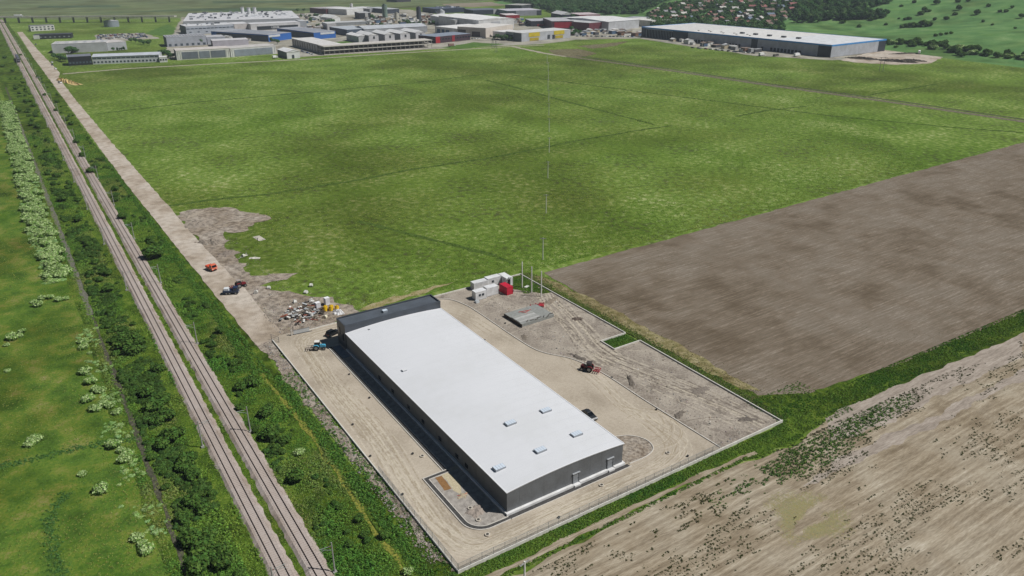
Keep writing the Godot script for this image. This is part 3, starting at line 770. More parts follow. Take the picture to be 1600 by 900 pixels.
# ---------- boundary wall, fence, gate ----------
func boundary() -> void:
	var con := mat("#d3d0c9", 0.9, 0.0, 2.0)
	for q in [["low concrete boundary wall on the railway side", [Vector2(-15.9, 101), Vector2(-15.9, -8.4)], 0.45], ["white concrete boundary wall carrying the front fence", [Vector2(-16.05, -8.45), Vector2(72.85, -8.45)], 0.62], ["low concrete boundary wall beside the ploughed field", [Vector2(72.7, -8.2), Vector2(72.7, 41.85)], 0.45], ["low concrete wall round the notch with grass", [Vector2(72.55, 41.85), Vector2(63.1, 41.85), Vector2(63.1, 47.85), Vector2(72.5, 47.85)], 0.42], ["long low concrete wall behind the foundation slab", [Vector2(72.45, 48.0), Vector2(72, 103)], 0.42], ["low concrete wall along the meadow behind the containers", [Vector2(71.9, 103), Vector2(37, 102.6)], 0.42], ["concrete footing along the back edge of the yard", [Vector2(36.8, 102.4), Vector2(-8, 101.6)], 0.3]]:
		var w := thing("boundary_wall", q[0], "wall", V(q[1][0].x, 0, q[1][0].y))
		for i in q[1].size() - 1:
			var a: Vector2 = q[1][i]
			var b: Vector2 = q[1][i + 1]
			var n := maxi(1, int(a.distance_to(b) / 5.0))
			var d := (b - a).normalized()
			for k in n:   # precast footing lengths with open joints
				var p := a.lerp(b, (k + 0.5) / n)
				var ln := a.distance_to(b) / n - 0.02
				var s := Vector3(maxf(absf(d.x) * ln, 0.26), q[2] + 0.2, maxf(absf(d.y) * ln, 0.26))
				bx(w, "wall_section", V(p.x, q[2] / 2 - 0.1, p.y) - w.position, s, con)
	# welded mesh fence
	var metal := mat("#9a9fa3", 0.5, 0.5, 0.0)
	var wires := start()
	for k in 22:
		box(wires, Vector3(-1.22 + k * 0.116, 0.75, 0), Vector3(0.012, 1.5, 0.012))
	for k in 5:
		box(wires, Vector3(0, 0.08 + k * 0.34, 0), Vector3(2.46, 0.016, 0.02))
	box(wires, Vector3(0, 1.5, 0), Vector3(2.46, 0.03, 0.03))
	var panel := wires.commit()
	for q in [["light grey welded mesh fence on the front wall", Vector2(-15.9, -8.45), Vector2(53.1, -8.45), 0.62], ["light grey welded mesh fence on the railway side wall", Vector2(-15.9, -8.4), Vector2(-15.9, 26.6), 0.45]]:
		var a: Vector2 = q[1]
		var b: Vector2 = q[2]
		var d := (b - a).normalized()
		var f := thing("mesh_fence", q[0], "fence", V(a.x, q[3], a.y), atan2(d.y, d.x))
		var n := int(a.distance_to(b) / 2.5)
		for k in n:
			var pn := mi("mesh_panel", panel, metal, f)
			pn.position = Vector3(2.5 * (k + 0.5), 0.05, 0)
			bx(f, "post", Vector3(2.5 * k, 0.8, 0), Vector3(0.06, 1.6, 0.06), metal)
	# open leaf of the gate and the sliding gate by the rubble
	var g := thing("yard_gate", "thin metal gate leaf standing open at the yard entrance", "gate", V(-15.9, 0, 102), -1.2)
	for x in [0.0, 3.4]:
		bx(g, "post", Vector3(x, 0.9, 0), Vector3(0.1, 1.8, 0.1), mat("#55585a", 0.6, 0.3, 0.0))
	for y in [0.25, 1.0, 1.7]:
		bx(g, "rail", Vector3(1.7, y, 0), Vector3(3.3, 0.06, 0.05), mat("#77797a", 0.6, 0.3, 0.0))
	var s := thing("sliding_gate", "pale panelled sliding gate beside the rubble heap", "gate", V(-9.6, 0, 101.2), -0.1)
	bx(s, "rail", Vector3(2.6, 0.2, 0), Vector3(5.6, 0.16, 0.12), mat("#4a4d50", 0.6, 0.2, 0.0))
	bx(s, "rail", Vector3(2.6, 1.5, 0), Vector3(5.6, 0.08, 0.1), mat("#6d7072", 0.6, 0.2, 0.0))
	for k in 5:
		bx(s, "gate_board", Vector3(0.5 + k * 0.95, 0.85, 0), Vector3(0.9, 1.2, 0.05), mat("#b9bdc0", 0.6, 0.0, 1.0))
	bx(s, "post", Vector3(-0.5, 0.9, 0), Vector3(0.5, 1.8, 0.4), mat("#c4bfb8", 0.8, 0.0, 1.0))
	# manholes, posts
	for p in [Vector2(-5.3, 26.6), Vector2(-6.4, -3.0), Vector2(-5.3, 5.5), Vector2(-5.7, 1.6), Vector2(41.2, -2.7), Vector2(21.5, -3.4)]:
		var m := thing("manhole", "round concrete manhole ring in the sand", "manhole", V(p.x, 0.05, p.y), 0.0, "manholes in the yard")
		var st := start()
		tube(st, Vector3(0, 0, 0), Vector3(0, 0.28, 0), 0.52, 0.5, 16)
		mi("ring", st.commit(), mat("#c6beb1", 0.9, 0.0, 2.0), m)
		var li := start()
		tube(li, Vector3(0, 0.28, 0), Vector3(0, 0.31, 0), 0.3, 0.3, 14)
		mi("cover", li.commit(), mat("#4d4944", 0.7, 0.3, 0.0), m)
	for p in [Vector2(-6.7, 28.6), Vector2(-13.4, 47), Vector2(-15, 33), Vector2(-14.8, 17), Vector2(-5.2, 56), Vector2(-4.9, 70), Vector2(8, -6.6), Vector2(44, -6), Vector2(52.3, 30), Vector2(51.4, 12), Vector2(46.5, 73), Vector2(35.5, 67)]:
		var b := thing("lamp_footing", "small dark drain stub standing in the yard sand", "drain", V(p.x, 0.05, p.y), 0.4, "drain stubs in the yard")
		bx(b, "stub", Vector3(0, 0.15, 0), Vector3(0.4, 0.3, 0.35), mat("#4b4742", 0.9))
		bx(b, "grate", Vector3(0, 0.32, 0), Vector3(0.46, 0.05, 0.41), mat("#37393b", 0.6, 0.4, 0.0))

# ---------- railway ----------
func railway() -> void:
	var stone := earth(ntex(512, 512, 73, 0.03, 0.25, 0.6, [[0.2, "#8a7f78"], [0.5, "#aba099"], [0.8, "#c0b6af"]]), T.bigsoil, Color.WHITE, T.bump, 6.0)
	var rail_m := mat("#3a2c28", 0.6, 0.3, 0.0)
	var sleeper_m := mat("#a69b94", 0.9, 0.0, 0.0)
	for q in [[-42.6, "railway track on pale ballast next to the bushes"], [-37.0, "railway track on pale ballast next to the gravel road"]]:
		var t := thing("railway_track", q[1], "railway", V(q[0], 0, 0))
		var st := start()
		var nz := noise(int(q[0]) + 99, 0.07, 3)
		var prev := []
		for k in 560:
			var z := -90.0 + (k * 0.9 if k < 300 else 270.0 + (k - 300) * 5.5)
			var wl := 1.62 + nz.get_noise_2d(z * 4.0, 0) * 0.4
			var wr := 1.62 + nz.get_noise_2d(z * 4.0, 50) * 0.4
			var row := [Vector3(-wl - 0.6, -0.05, -z), Vector3(-1.55, 0.4, -z), Vector3(1.55, 0.4, -z), Vector3(wr + 0.6, -0.05, -z)]
			if prev:
				for i in 3:
					var a: Vector3 = prev[i]
					var e: Vector3 = prev[i + 1] - a
					var nn := Vector3(-e.y, e.x, 0).normalized()
					var vs := [a, row[i], row[i + 1], a, row[i + 1], prev[i + 1]]
					for v in vs:
						st.set_normal(nn)
						st.set_uv(Vector2(v.x, v.z) / 9.0)
						st.set_uv2(Vector2(v.x, v.z) / 70.0)
						st.add_vertex(v)
			prev = row
		mi("ballast", st.commit(), stone, t)
		for s in [-0.75, 0.75]:
			var r := start()
			for y in [[0.5, 0.14, 0.03], [0.56, 0.03, 0.1], [0.62, 0.075, 0.045]]:
				box(r, Vector3(s, y[0], -800), Vector3(y[1], y[2], 1780))
			mi("rail", r.commit(), rail_m, t)
		var sl := start()
		for k in 640:
			box(sl, Vector3(0, 0.4, 60.0 - k * 0.62), Vector3(2.5, 0.1, 0.3))
		tag(mi("sleepers", sl.commit(), sleeper_m, t), "pale concrete sleepers under the rails", "", "", "stuff")
	# catenary masts
	var conc := mat("#92928c", 0.8, 0.0, 0.0)
	var steel := mat("#9ba39f", 0.5, 0.5, 0.0)
	var proto: Node3D = null
	for side in [1, -1]:
		for k in range(-1, 22):
			var z := 3.9 + k * 53.6
			var x := -34.6 if side == 1 else -45.4
			if side == -1 and (k < 0 or k == 2): continue
			if proto == null:
				proto = thing("catenary_mast", "slim concrete catenary mast with bracket arm beside the railway", "mast", V(x, 0, z), 0.0, "catenary masts along the railway")
				var st := start()
				tube(st, Vector3(0, -0.1, 0), Vector3(0, 7.0, 0), 0.17, 0.11, 8)
				mi("pole", st.commit(), conc, proto)
				var f := start()
				box(f, Vector3(0, 0.15, 0), Vector3(0.7, 0.5, 0.7))
				mi("footing", f.commit(), conc, proto)
				var a := start()
				tube(a, Vector3(0, 6.2, 0), Vector3(-2.5, 6.5, 0), 0.045, 0.045, 6)
				tube(a, Vector3(0, 5.2, 0), Vector3(-2.3, 6.45, 0), 0.035, 0.035, 6)
				tube(a, Vector3(-1.4, 5.95, 0), Vector3(-2.6, 5.6, 0), 0.03, 0.03, 6)
				mi("bracket", a.commit(), steel, proto)
				var n := start()
				tube(n, Vector3(-0.15, 6.22, 0), Vector3(-0.55, 6.27, 0), 0.09, 0.09, 8)
				mi("insulator", n.commit(), mat("#6a5147", 0.4, 0.0, 0.0), proto)
			else:
				copy(proto, V(x, 0, z), 0.0 if side == 1 else PI)
	# freight wagons on the far track
	var w := thing("locomotive", "dark grey freight locomotive on the far railway track", "locomotive", V(-42.6, 0.64, 905), 0.0)
	var hull := mat("#4a4c55", 0.6, 0.2, 0.0)
	bx(w, "frame", Vector3(0, 0.95, 0), Vector3(2.9, 0.4, 46), mat("#2f2f33", 0.7, 0.2, 0.0))
	bx(w, "body", Vector3(0, 2.5, -4), Vector3(2.8, 2.7, 36), hull)
	bx(w, "cab", Vector3(0, 2.3, 18), Vector3(2.9, 2.9, 6), mat("#6a6a70", 0.6, 0.1, 0.0))
	bx(w, "windscreen", Vector3(0, 3.0, 21.03), Vector3(2.4, 0.9, 0.1), glass("#15191d"))
	bx(w, "roof", Vector3(0, 3.95, -4), Vector3(2.3, 0.25, 36), mat("#5b5d68", 0.6, 0.2, 0.0))
	for z in [-19.0, -12.0, -3.0, 4.0, 13.0, 19.0]:
		var b := start()
		for s in [-1.0, 1.0]:
			for o in [-1.0, 1.0]:
				tube(b, Vector3(s * 0.68, 0.47, z + o), Vector3(s * 0.82, 0.47, z + o), 0.45, 0.45, 12)
		mi("bogie", b.commit(), mat("#2a2522", 0.7, 0.3, 0.0), w)

# ---------- poles ----------
func power_pole(at: Vector2, h: float, label: String, group: String, arms := 2, turn := 0.9) -> Node3D:
	var p := thing("power_pole", label, "utility pole", V(at.x, 0, at.y), turn, group)
	var st := start()
	var slim := group != ""
	tube(st, Vector3(0, -0.2, 0), Vector3(0, h, 0), 0.19 if slim else 0.22, 0.14 if slim else 0.16, 8)
	mi("pole", st.commit(), mat("#bdbdb7" if slim else "#cfcec8", 0.8, 0.0, 0.0), p)
	for k in arms:
		var a := start()
		box(a, Vector3(0, h - 0.35 - k * 0.8, 0), Vector3(2.3, 0.2, 0.2))
		var arm := mi("crossarm", a.commit(), mat("#9a9b98", 0.7, 0.3, 0.0), p)
		for s in [-0.85, 0.0, 0.85]:
			var n := start()
			tube(n, Vector3(s, h - 0.3 - k * 0.8, 0), Vector3(s, h - 0.05 - k * 0.8, 0), 0.06, 0.05, 6)
			mi("insulator", n.commit(), mat("#7a6a5c", 0.4, 0.0, 0.0), arm)
	return p

func poles() -> void:
	power_pole(Vector2(66.2, 93.2), 9.2, "power pole with crossarms, next to the white slab on the grass", "")
	power_pole(Vector2(66.4, 87.9), 9.2, "power pole with crossarms, middle of the three beside the containers", "")
	power_pole(Vector2(67.2, 83.5), 9.0, "bare power pole without crossarms by the plot wall", "", 0)
	for p in [Vector2(87.1, 110.7), Vector2(120.0, 154.8), Vector2(154.0, 200.9), Vector2(186.3, 244.7), Vector2(218.3, 289.3), Vector2(250.4, 334.2), Vector2(282.5, 379), Vector2(314, 424), Vector2(346, 468), Vector2(378, 513), Vector2(409, 558)]:
		power_pole(p, 8.4, "concrete power pole of the line crossing the meadow", "power poles crossing the meadow", 1, -0.63)
	power_pole(Vector2(-8.9, -19.4), 7.6, "pole with wide crossarm standing in the verge outside the front fence", "", 1, 0.2)
	# lattice tower and H frame
	for q in [[Vector2(419.4, 673.2), 13.0, "grey lattice pylon at the edge of the meadow"], [Vector2(437.2, 708.8), 12.0, "lattice pylon close to the park lane"]]:
		var t := thing("lattice_pylon", q[2], "pylon", V(q[0].x, 0, q[0].y))
		var m := mat("#7f8480", 0.6, 0.4, 0.0)
		for sx in [-1.0, 1.0]:
			for sz in [-1.0, 1.0]:
				var st := start()
				tube(st, Vector3(sx * 1.6, 0, sz * 1.6), Vector3(sx * 0.3, q[1], sz * 0.3), 0.11, 0.08, 4)
				mi("leg", st.commit(), m, t)
		var br := start()
		for k in 6:
			var y0: float = q[1] * k / 6.0
			var y1: float = q[1] * (k + 1) / 6.0
			var w0 := 1.6 - 1.3 * k / 6.0
			var w1 := 1.6 - 1.3 * (k + 1) / 6.0
			for s in [-1.0, 1.0]:
				tube(br, Vector3(-w0, y0, s * w0), Vector3(w1, y1, s * w1), 0.05, 0.05, 4)
				tube(br, Vector3(s * w0, y0, -w0), Vector3(s * w1, y1, w1), 0.05, 0.05, 4)
		mi("bracing", br.commit(), m, t)
		bx(t, "crossarm", Vector3(0, q[1] - 1.5, 0), Vector3(6.5, 0.2, 0.2), m)
	var h := thing("portal_pylon", "two legged power pylon in the meadow before the big blue warehouse", "pylon", V(637, 0, 333), -0.5)
	for s in [-1.8, 1.8]:
		var st := start()
		tube(st, Vector3(s, -0.2, 0), Vector3(s, 13.0, 0), 0.22, 0.16, 6)
		mi("leg", st.commit(), mat("#6f706c", 0.8, 0.0, 0.0), h)
	bx(h, "crossarm", Vector3(0, 12.6, 0), Vector3(8, 0.25, 0.25), mat("#6f706c", 0.8, 0.0, 0.0))

# ---------- containers and small things on the plot ----------
func site_container(at: Vector2, turn: float, s: Vector3, hex: String, label: String, windows: int, door_end: bool) -> void:
	var t := thing("site_container", label, "container", V(at.x, 0.06, at.y), turn)
	var m := mat(hex, 0.55, 0.1, 1.5)
	bx(t, "body", Vector3(0, s.y / 2, 0), s - Vector3(0.1, 0.2, 0.1), m)
	var ribs := start()
	var n := int(s.x / 0.3)
	for k in n:
		for sg in [-1.0, 1.0]:
			box(ribs, Vector3(-s.x / 2 + (k + 0.5) * s.x / n, s.y / 2, sg * (s.z / 2 - 0.04)), Vector3(0.14, s.y - 0.3, 0.05))
	tag(mi("corrugation", ribs.commit(), m, t), "", "", "", "stuff")
	for sx in [-1.0, 1.0]:
		for sz in [-1.0, 1.0]:
			bx(t, "corner_post", Vector3(sx * (s.x / 2 - 0.08), s.y / 2, sz * (s.z / 2 - 0.08)), Vector3(0.16, s.y, 0.16), m)
	bx(t, "roof", Vector3(0, s.y - 0.04, 0), Vector3(s.x - 0.02, 0.12, s.z - 0.02), mat(hex, 0.5, 0.0, 0.8))
	bx(t, "base_rail", Vector3(0, 0.08, 0), Vector3(s.x - 0.04, 0.16, s.z - 0.04), mat("#8b8d8f" if hex != "#c4203a" else "#8a1a2a", 0.7, 0.1, 0.0))
	for k in windows:
		var w := bx(t, "window", Vector3(-s.x * 0.12 + k * 1.2, s.y * 0.58, s.z / 2 + 0.01), Vector3(0.8, 0.7, 0.08), glass("#2a333c"))
		bx(w, "frame", Vector3(0, -0.4, 0), Vector3(0.9, 0.08, 0.12), mat("#9fa2a5", 0.6, 0.0, 0.0))
	if door_end:
		bx(t, "door", Vector3(s.x / 2 - 0.01, s.y * 0.45, 0.2), Vector3(0.08, s.y * 0.8, 0.9), mat("#23262a", 0.6, 0.1, 0.0))

func site_things() -> void:
	var W6 := Vector3(5.4, 2.6, 2.44)
	var a := Vector2(48.7, 98.6)
	site_container(Vector2(53.9, 100.7), 0.0, W6, "#d9dadc", "long white site container whose dark end faces the warehouse", 0, false)
	site_container(Vector2(59.3, 100.9), 0.0, Vector3(5.2, 2.9, 2.44), "#dfe0e2", "white site container with one small window, middle of the back row", 1, false)
	site_container(Vector2(63.4, 99.2), -PI / 2, Vector3(5.4, 2.9, 2.5), "#e4e5e7", "white site container with an open doorway at its end", 0, true)
	site_container(Vector2(49.6, 93.5), 0.0, Vector3(4.1, 2.9, 2.5), "#e4e5e8", "white cabin with two windows nearest the kerb", 2, false)
	site_container(Vector2(54.5, 94.3), 0.0, Vector3(4.3, 2.9, 2.5), "#e2e3e6", "plain white cabin between the windowed cabin and the red container", 0, false)
	site_container(Vector2(59.4, 92.6), PI / 2 + 0.05, Vector3(4.5, 2.7, 2.4), "#c4203a", "bright red shipping container", 0, false)
	# foundation slab
	var f := thing("foundation_slab", "grey concrete foundation slab with raised west edge coloured dark as shade", "foundation", V(48.9, 0.05, 77.4), 0.03)
	var cz := Vector3(6.2, 0, 4.6)
	bx(f, "slab", cz + Vector3(0, 0.5, 0), Vector3(12.2, 1.0, 9.2), mat("#8d8f8c", 0.85, 0.0, 2.0))
	for k in 4:
		bx(f, "precast_plank", cz + Vector3(-2.2, 1.08 + 0.02 * (k % 2), 3.0 - k * 1.15), Vector3(7.6, 0.14, 1.08), mat(["#a8a8a6", "#9fa09d", "#b0b0ae", "#999a96"][k], 0.85, 0.0, 2.0))
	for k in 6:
		bx(f, "shade_board", cz + Vector3(-6.25, 0.5, 4.2 - k * 1.6), Vector3(0.12, 1.1, 1.5), mat("#453c35", 0.9, 0.0, 2.0))  # added boards, their dark colour paints the shade of the west face
	for q in [[Vector3(2.8, 1.1, -1.8), Vector3(3.0, 0.12, 0.12), 0.3], [Vector3(1.6, 1.12, -2.4), Vector3(3.4, 0.12, 0.12), -0.2], [Vector3(1.2, 1.14, -1.2), Vector3(0.12, 0.1, 2.2), 0.5]]:
		var s := bx(f, "steel_bar", q[0], q[1], mat("#b5473d", 0.6, 0.1, 0.0))
		s.position = cz + q[0] - Vector3(2, 0, 0)
		s.rotation.y = q[2]
	for k in 7:
		var b := bx(f, "timber", cz + Vector3(-3.5 + k * 1.5, 1.16, 3.9 + 0.3 * (k % 3)), Vector3(1.3, 0.1, 0.2), mat("#4b443c", 0.9, 0.0, 1.0))
		b.rotation.y = rng.randf_range(-0.3, 0.9)
	# red steel frames behind the slab
	for q in [[Vector2(60.8, 78.0), 0.2, "red steel frame stacked behind the foundation slab"], [Vector2(62.9, 77.4), 0.9, "crimson skip of steel parts behind the foundation slab"]]:
		var t := thing("steel_frame", q[2], "steel frame", V(q[0].x, 0.06, q[0].y), q[1])
		var m := mat("#b02a35", 0.55, 0.1, 0.0)
		for s in [-1.0, 1.0]:
			bx(t, "beam", Vector3(0, 0.25, s * 0.8), Vector3(2.4, 0.22, 0.18), m)
			bx(t, "beam", Vector3(s * 1.1, 0.55, 0), Vector3(0.2, 0.2, 1.7), m)
			bx(t, "upright", Vector3(s * 1.1, 0.5, s * 0.8), Vector3(0.16, 1.0, 0.16), m)
		bx(t, "plate", Vector3(0, 0.42, 0), Vector3(1.8, 0.08, 1.2), mat("#9c2430", 0.6, 0.1, 0.0))
	var ws := thing("concrete_slab", "loose white concrete slab on the grass by a power pole", "slab", V(67.6, 0.07, 92.6), 0.3)
	bx(ws, "block", Vector3(0, 0.12, 0), Vector3(1.8, 0.24, 0.9), mat("#d8d8d4", 0.8))
	bx(ws, "lifting_lug", Vector3(0.5, 0.27, 0), Vector3(0.12, 0.08, 0.12), mat("#6d6d6a", 0.7, 0.2, 0.0))
	# rubble heap by the gate
	var bag := leaves(5, 10, Vector3(0.5, 0.5, 0.5), 0.1, 1, Color(1, 1, 1))
	bag = null
	for q in [[Vector2(2.7, 114.2), 1.5, 2.6, "tall white pallet of wrapped panels beside the yellow tanks"], [Vector2(6.4, 116.1), 1.5, 2.6, "tall white wrapped pallet behind the yellow tanks"]]:
		var t := thing("wrapped_pallet", q[3], "pallet", V(q[0].x, 0.02, q[0].y), 0.15)
		bx(t, "pallet", Vector3(0, 0.08, 0), Vector3(1.6, 0.16, 1.4), mat("#8a7355", 0.9))
		bx(t, "wrapped_load", Vector3(0, 1.35, 0), Vector3(1.5, 2.4, 1.3), mat("#d3d4da", 0.4, 0.0, 2.0))
		bx(t, "top_sheet", Vector3(0, 2.57, 0), Vector3(1.54, 0.05, 1.34), mat("#e2e2e4", 0.5, 0.0, 0.0))
	for k in 5:
		var p := Vector2(4.2, 112.1) + Vector2(k * 0.85 - 0.4 * (k % 2), (k % 2) * 1.1 - k * 0.35)
		var t := thing("yellow_barrel", "bright yellow plastic barrel in the cluster beside the white pallets", "barrel", V(p.x, 0.02, p.y), 0.0, "yellow barrels beside the rubble heap")
		var st := start()
		tube(st, Vector3(0, 0, 0), Vector3(0, 0.1, 0), 0.62, 0.7, 14)
		tube(st, Vector3(0, 0.1, 0), Vector3(0, 1.3, 0), 0.7, 0.7, 14)
		tube(st, Vector3(0, 1.3, 0), Vector3(0, 1.5, 0), 0.7, 0.4, 14)
		mi("drum", st.commit(), mat("#dcb320", 0.4, 0.0, 0.0), t)
		var c := start()
		tube(c, Vector3(0, 1.5, 0), Vector3(0, 1.58, 0), 0.16, 0.16, 10)
		mi("cap", c.commit(), mat("#8e7514", 0.5, 0.0, 0.0), t)
	var heaps := [[Vector2(-1, 113.8), 4.5, 3.0, 1.5, "#7d756c", "brown rubble heap with broken boards near the gate"], [Vector2(-3.7, 115), 3.5, 2.6, 1.0, "#c9c9c6", "heap of white insulation scraps near the gate"], [Vector2(7.2, 108.4), 2.4, 1.6, 1.4, "#d8d8da", "white tarpaulin heap against the office block"], [Vector2(-3.5, 107.8), 3.8, 2.2, 0.8, "#8f857a", "low grey spoil heap along the yard edge"], [Vector2(-7.2, 107.6), 2.8, 1.8, 0.6, "#968b80", "low spoil heap behind the sliding gate"], [Vector2(-8.7, 223.3), 7, 5, 1.2, "#8f857a", "lumpy grey spoil heap along the gravel road"], [Vector2(-10.1, 197.9), 6, 3.6, 1.2, "#8a8075", "spoil heap beside the road with dark clods"], [Vector2(-8.4, 238.7), 6, 4, 0.8, "#978d80", "spread out spoil at the bend of the track"], [Vector2(-8.3, 180.8), 4, 3, 0.9, "#857a70", "small spoil heap beside the orange truck"], [Vector2(6.9, 191.9), 3.2, 1.4, 0.5, "#b9b4a8", "pale gravel heap lying in the meadow grass"], [Vector2(-0.9, 171), 2.0, 0.8, 0.45, "#d5d2c8", "small white lime heap lying in the meadow grass"], [Vector2(-3.7, 175.3), 1.6, 0.7, 0.3, "#cfccc0", "small pale chip heap at the meadow edge"], [Vector2(56.3, 70.2), 1.2, 1.0, 0.5, "#6d5a50", "small brown soil heap behind the slab"], [Vector2(66.8, 63.7), 2.2, 1.5, 0.5, "#5f534a", "dark soil heap on the rough ground near the wall"], [Vector2(-14.3, 702.3), 26, 3.6, 2.6, "#cbb27a", "long straw coloured sand heap beside the road"], [Vector2(618.8, 410.8), 1, 1, 0.2, "#8f857a", ""], [Vector2(-4.6, 4.1), 2.6, 2.2, 0.5, "#9a8f86", "low heap of stones in the corner bed"], [Vector2(-4.4, 9.8), 1.6, 1.2, 0.35, "#a79a84", "small sand heap in the corner bed"], [Vector2(52, 95.8), 2.0, 1.0, 0.5, "#8f857a", "low spoil heap between the white cabins and the wall"], [Vector2(51.9, 44.1), 3.6, 1.2, 0.5, "#6d655d", "dark spoil ridge along the kerb above the maroon tractor"], [Vector2(55.3, 26), 4.5, 1.0, 0.45, "#6a6259", "dark clod ridge along the kerb below the maroon tractor"], [Vector2(54.4, 7.5), 3.0, 1.3, 0.45, "#6f675e", "dark soil heap near the south end of the kerb"], [Vector2(67.3, 12.6), 4.0, 2.0, 0.35, "#7d746b", "low dark soil spread on the rough ground"], [Vector2(46.3, 62.4), 2.6, 1.0, 0.4, "#746b60", "weedy soil heap by the kerb near the foundation"], [Vector2(67.8, 79.1), 5.0, 1.6, 0.4, "#857a6c", "low earth bank behind the power poles"], [Vector2(66.5, -2.8), 3.4, 1.4, 0.35, "#6e665e", "dark soil heap close to the east corner"]]
	for q in heaps:
		if q[5]: heap(q[0], q[1], q[2], q[3], q[4], q[5])
	for q in [[Vector2(3, 121.6), "#d9d9d5"], [Vector2(-1.6, 123.5), "#d6d5d0"], [Vector2(-5.2, 139.6), "#d3d2cd"], [Vector2(-9.9, 138.2), "#cfcdc8"], [Vector2(3.9, 129), "#dcdcd8"], [Vector2(7.4, 133.8), "#e2e2dc"], [Vector2(2.3, 107.2), "#d9d2bd"], [Vector2(47.2, 91), "#c7cdd2"], [Vector2(-4.1, 174.7), "#d0d0c8"]]:
		big_bag(q[0], q[1])
	scrap()

func heap(at: Vector2, rx: float, rz: float, h: float, hex: String, label: String) -> void:
	var st := start()
	var nz := noise(int(at.x * 7 + at.y), 0.35, 4)
	var n := 22
	var hs := func(i: int, j: int) -> Vector3:
		var u := i * 2.0 / n - 1.0
		var v := j * 2.0 / n - 1.0
		var an := atan2(v, u)
		var d := clampf(1.0 - (u * u + v * v) * (1.25 + 1.3 * nz.get_noise_2d(cos(an) * 5.0 + at.x, sin(an) * 5.0 + at.y)), 0.0, 1.0)
		var p := Vector2(u * rx, v * rz)
		var b := nz.get_noise_2d(p.x, p.y)
		return Vector3(p.x, maxf(-0.2, h * (d * 0.75 + b * 0.9 * sqrt(d)) - 0.1 + (0.12 * nz.get_noise_2d(p.x * 6.0, p.y * 6.0) if d > 0.0 else 0.0)), p.y)
	for j in n:
		for i in n:
			var a: Vector3 = hs.call(i, j)
			var b: Vector3 = hs.call(i + 1, j)
			var c: Vector3 = hs.call(i + 1, j + 1)
			var d: Vector3 = hs.call(i, j + 1)
			if maxf(maxf(a.y, b.y), maxf(c.y, d.y)) <= -0.15: continue
			for tr in [[a, b, c], [a, c, d]]:
				face(st, tr, ((tr[1] - tr[0]).cross(tr[2] - tr[0])) * -1.0)
	var o := mi("spoil_heap", st.commit(), mat(hex, 0.95, 0.0, 5.0))
	o.position = V(at.x, 0.06, at.y)
	o.rotation.y = -1.3 if rx > 20.0 else at.x * 0.7
	tag(o, label, "heap")

func big_bag(at: Vector2, hex: String) -> void:
	var t := thing("builders_bag", "crumpled white bulk bag lying near the rubble", "bag", V(at.x, 0.03, at.y), at.x, "white bulk bags around the rubble")
	var st := start()
	var pr := PackedVector2Array([Vector2(-0.6, 0.05), Vector2(-0.68, 0.45), Vector2(-0.5, 0.85), Vector2(-0.1, 0.98), Vector2(0.4, 0.8), Vector2(0.66, 0.5), Vector2(0.6, 0.05)])
	prism(st, pr, 0.6, 0.22, 0.2, 1.0)
	mi("sack", st.commit(), mat(hex, 0.8, 0.0, 3.0), t)
	var l := start()
	for s in [-1.0, 1.0]:
		tube(l, Vector3(-0.3, 0.9, s * 0.3), Vector3(-0.1, 1.15, s * 0.2), 0.04, 0.04, 5)
		tube(l, Vector3(-0.1, 1.15, s * 0.2), Vector3(0.2, 0.85, s * 0.3), 0.04, 0.04, 5)
	mi("strap", l.commit(), mat("#a8a8a0", 0.8, 0.0, 0.0), t)

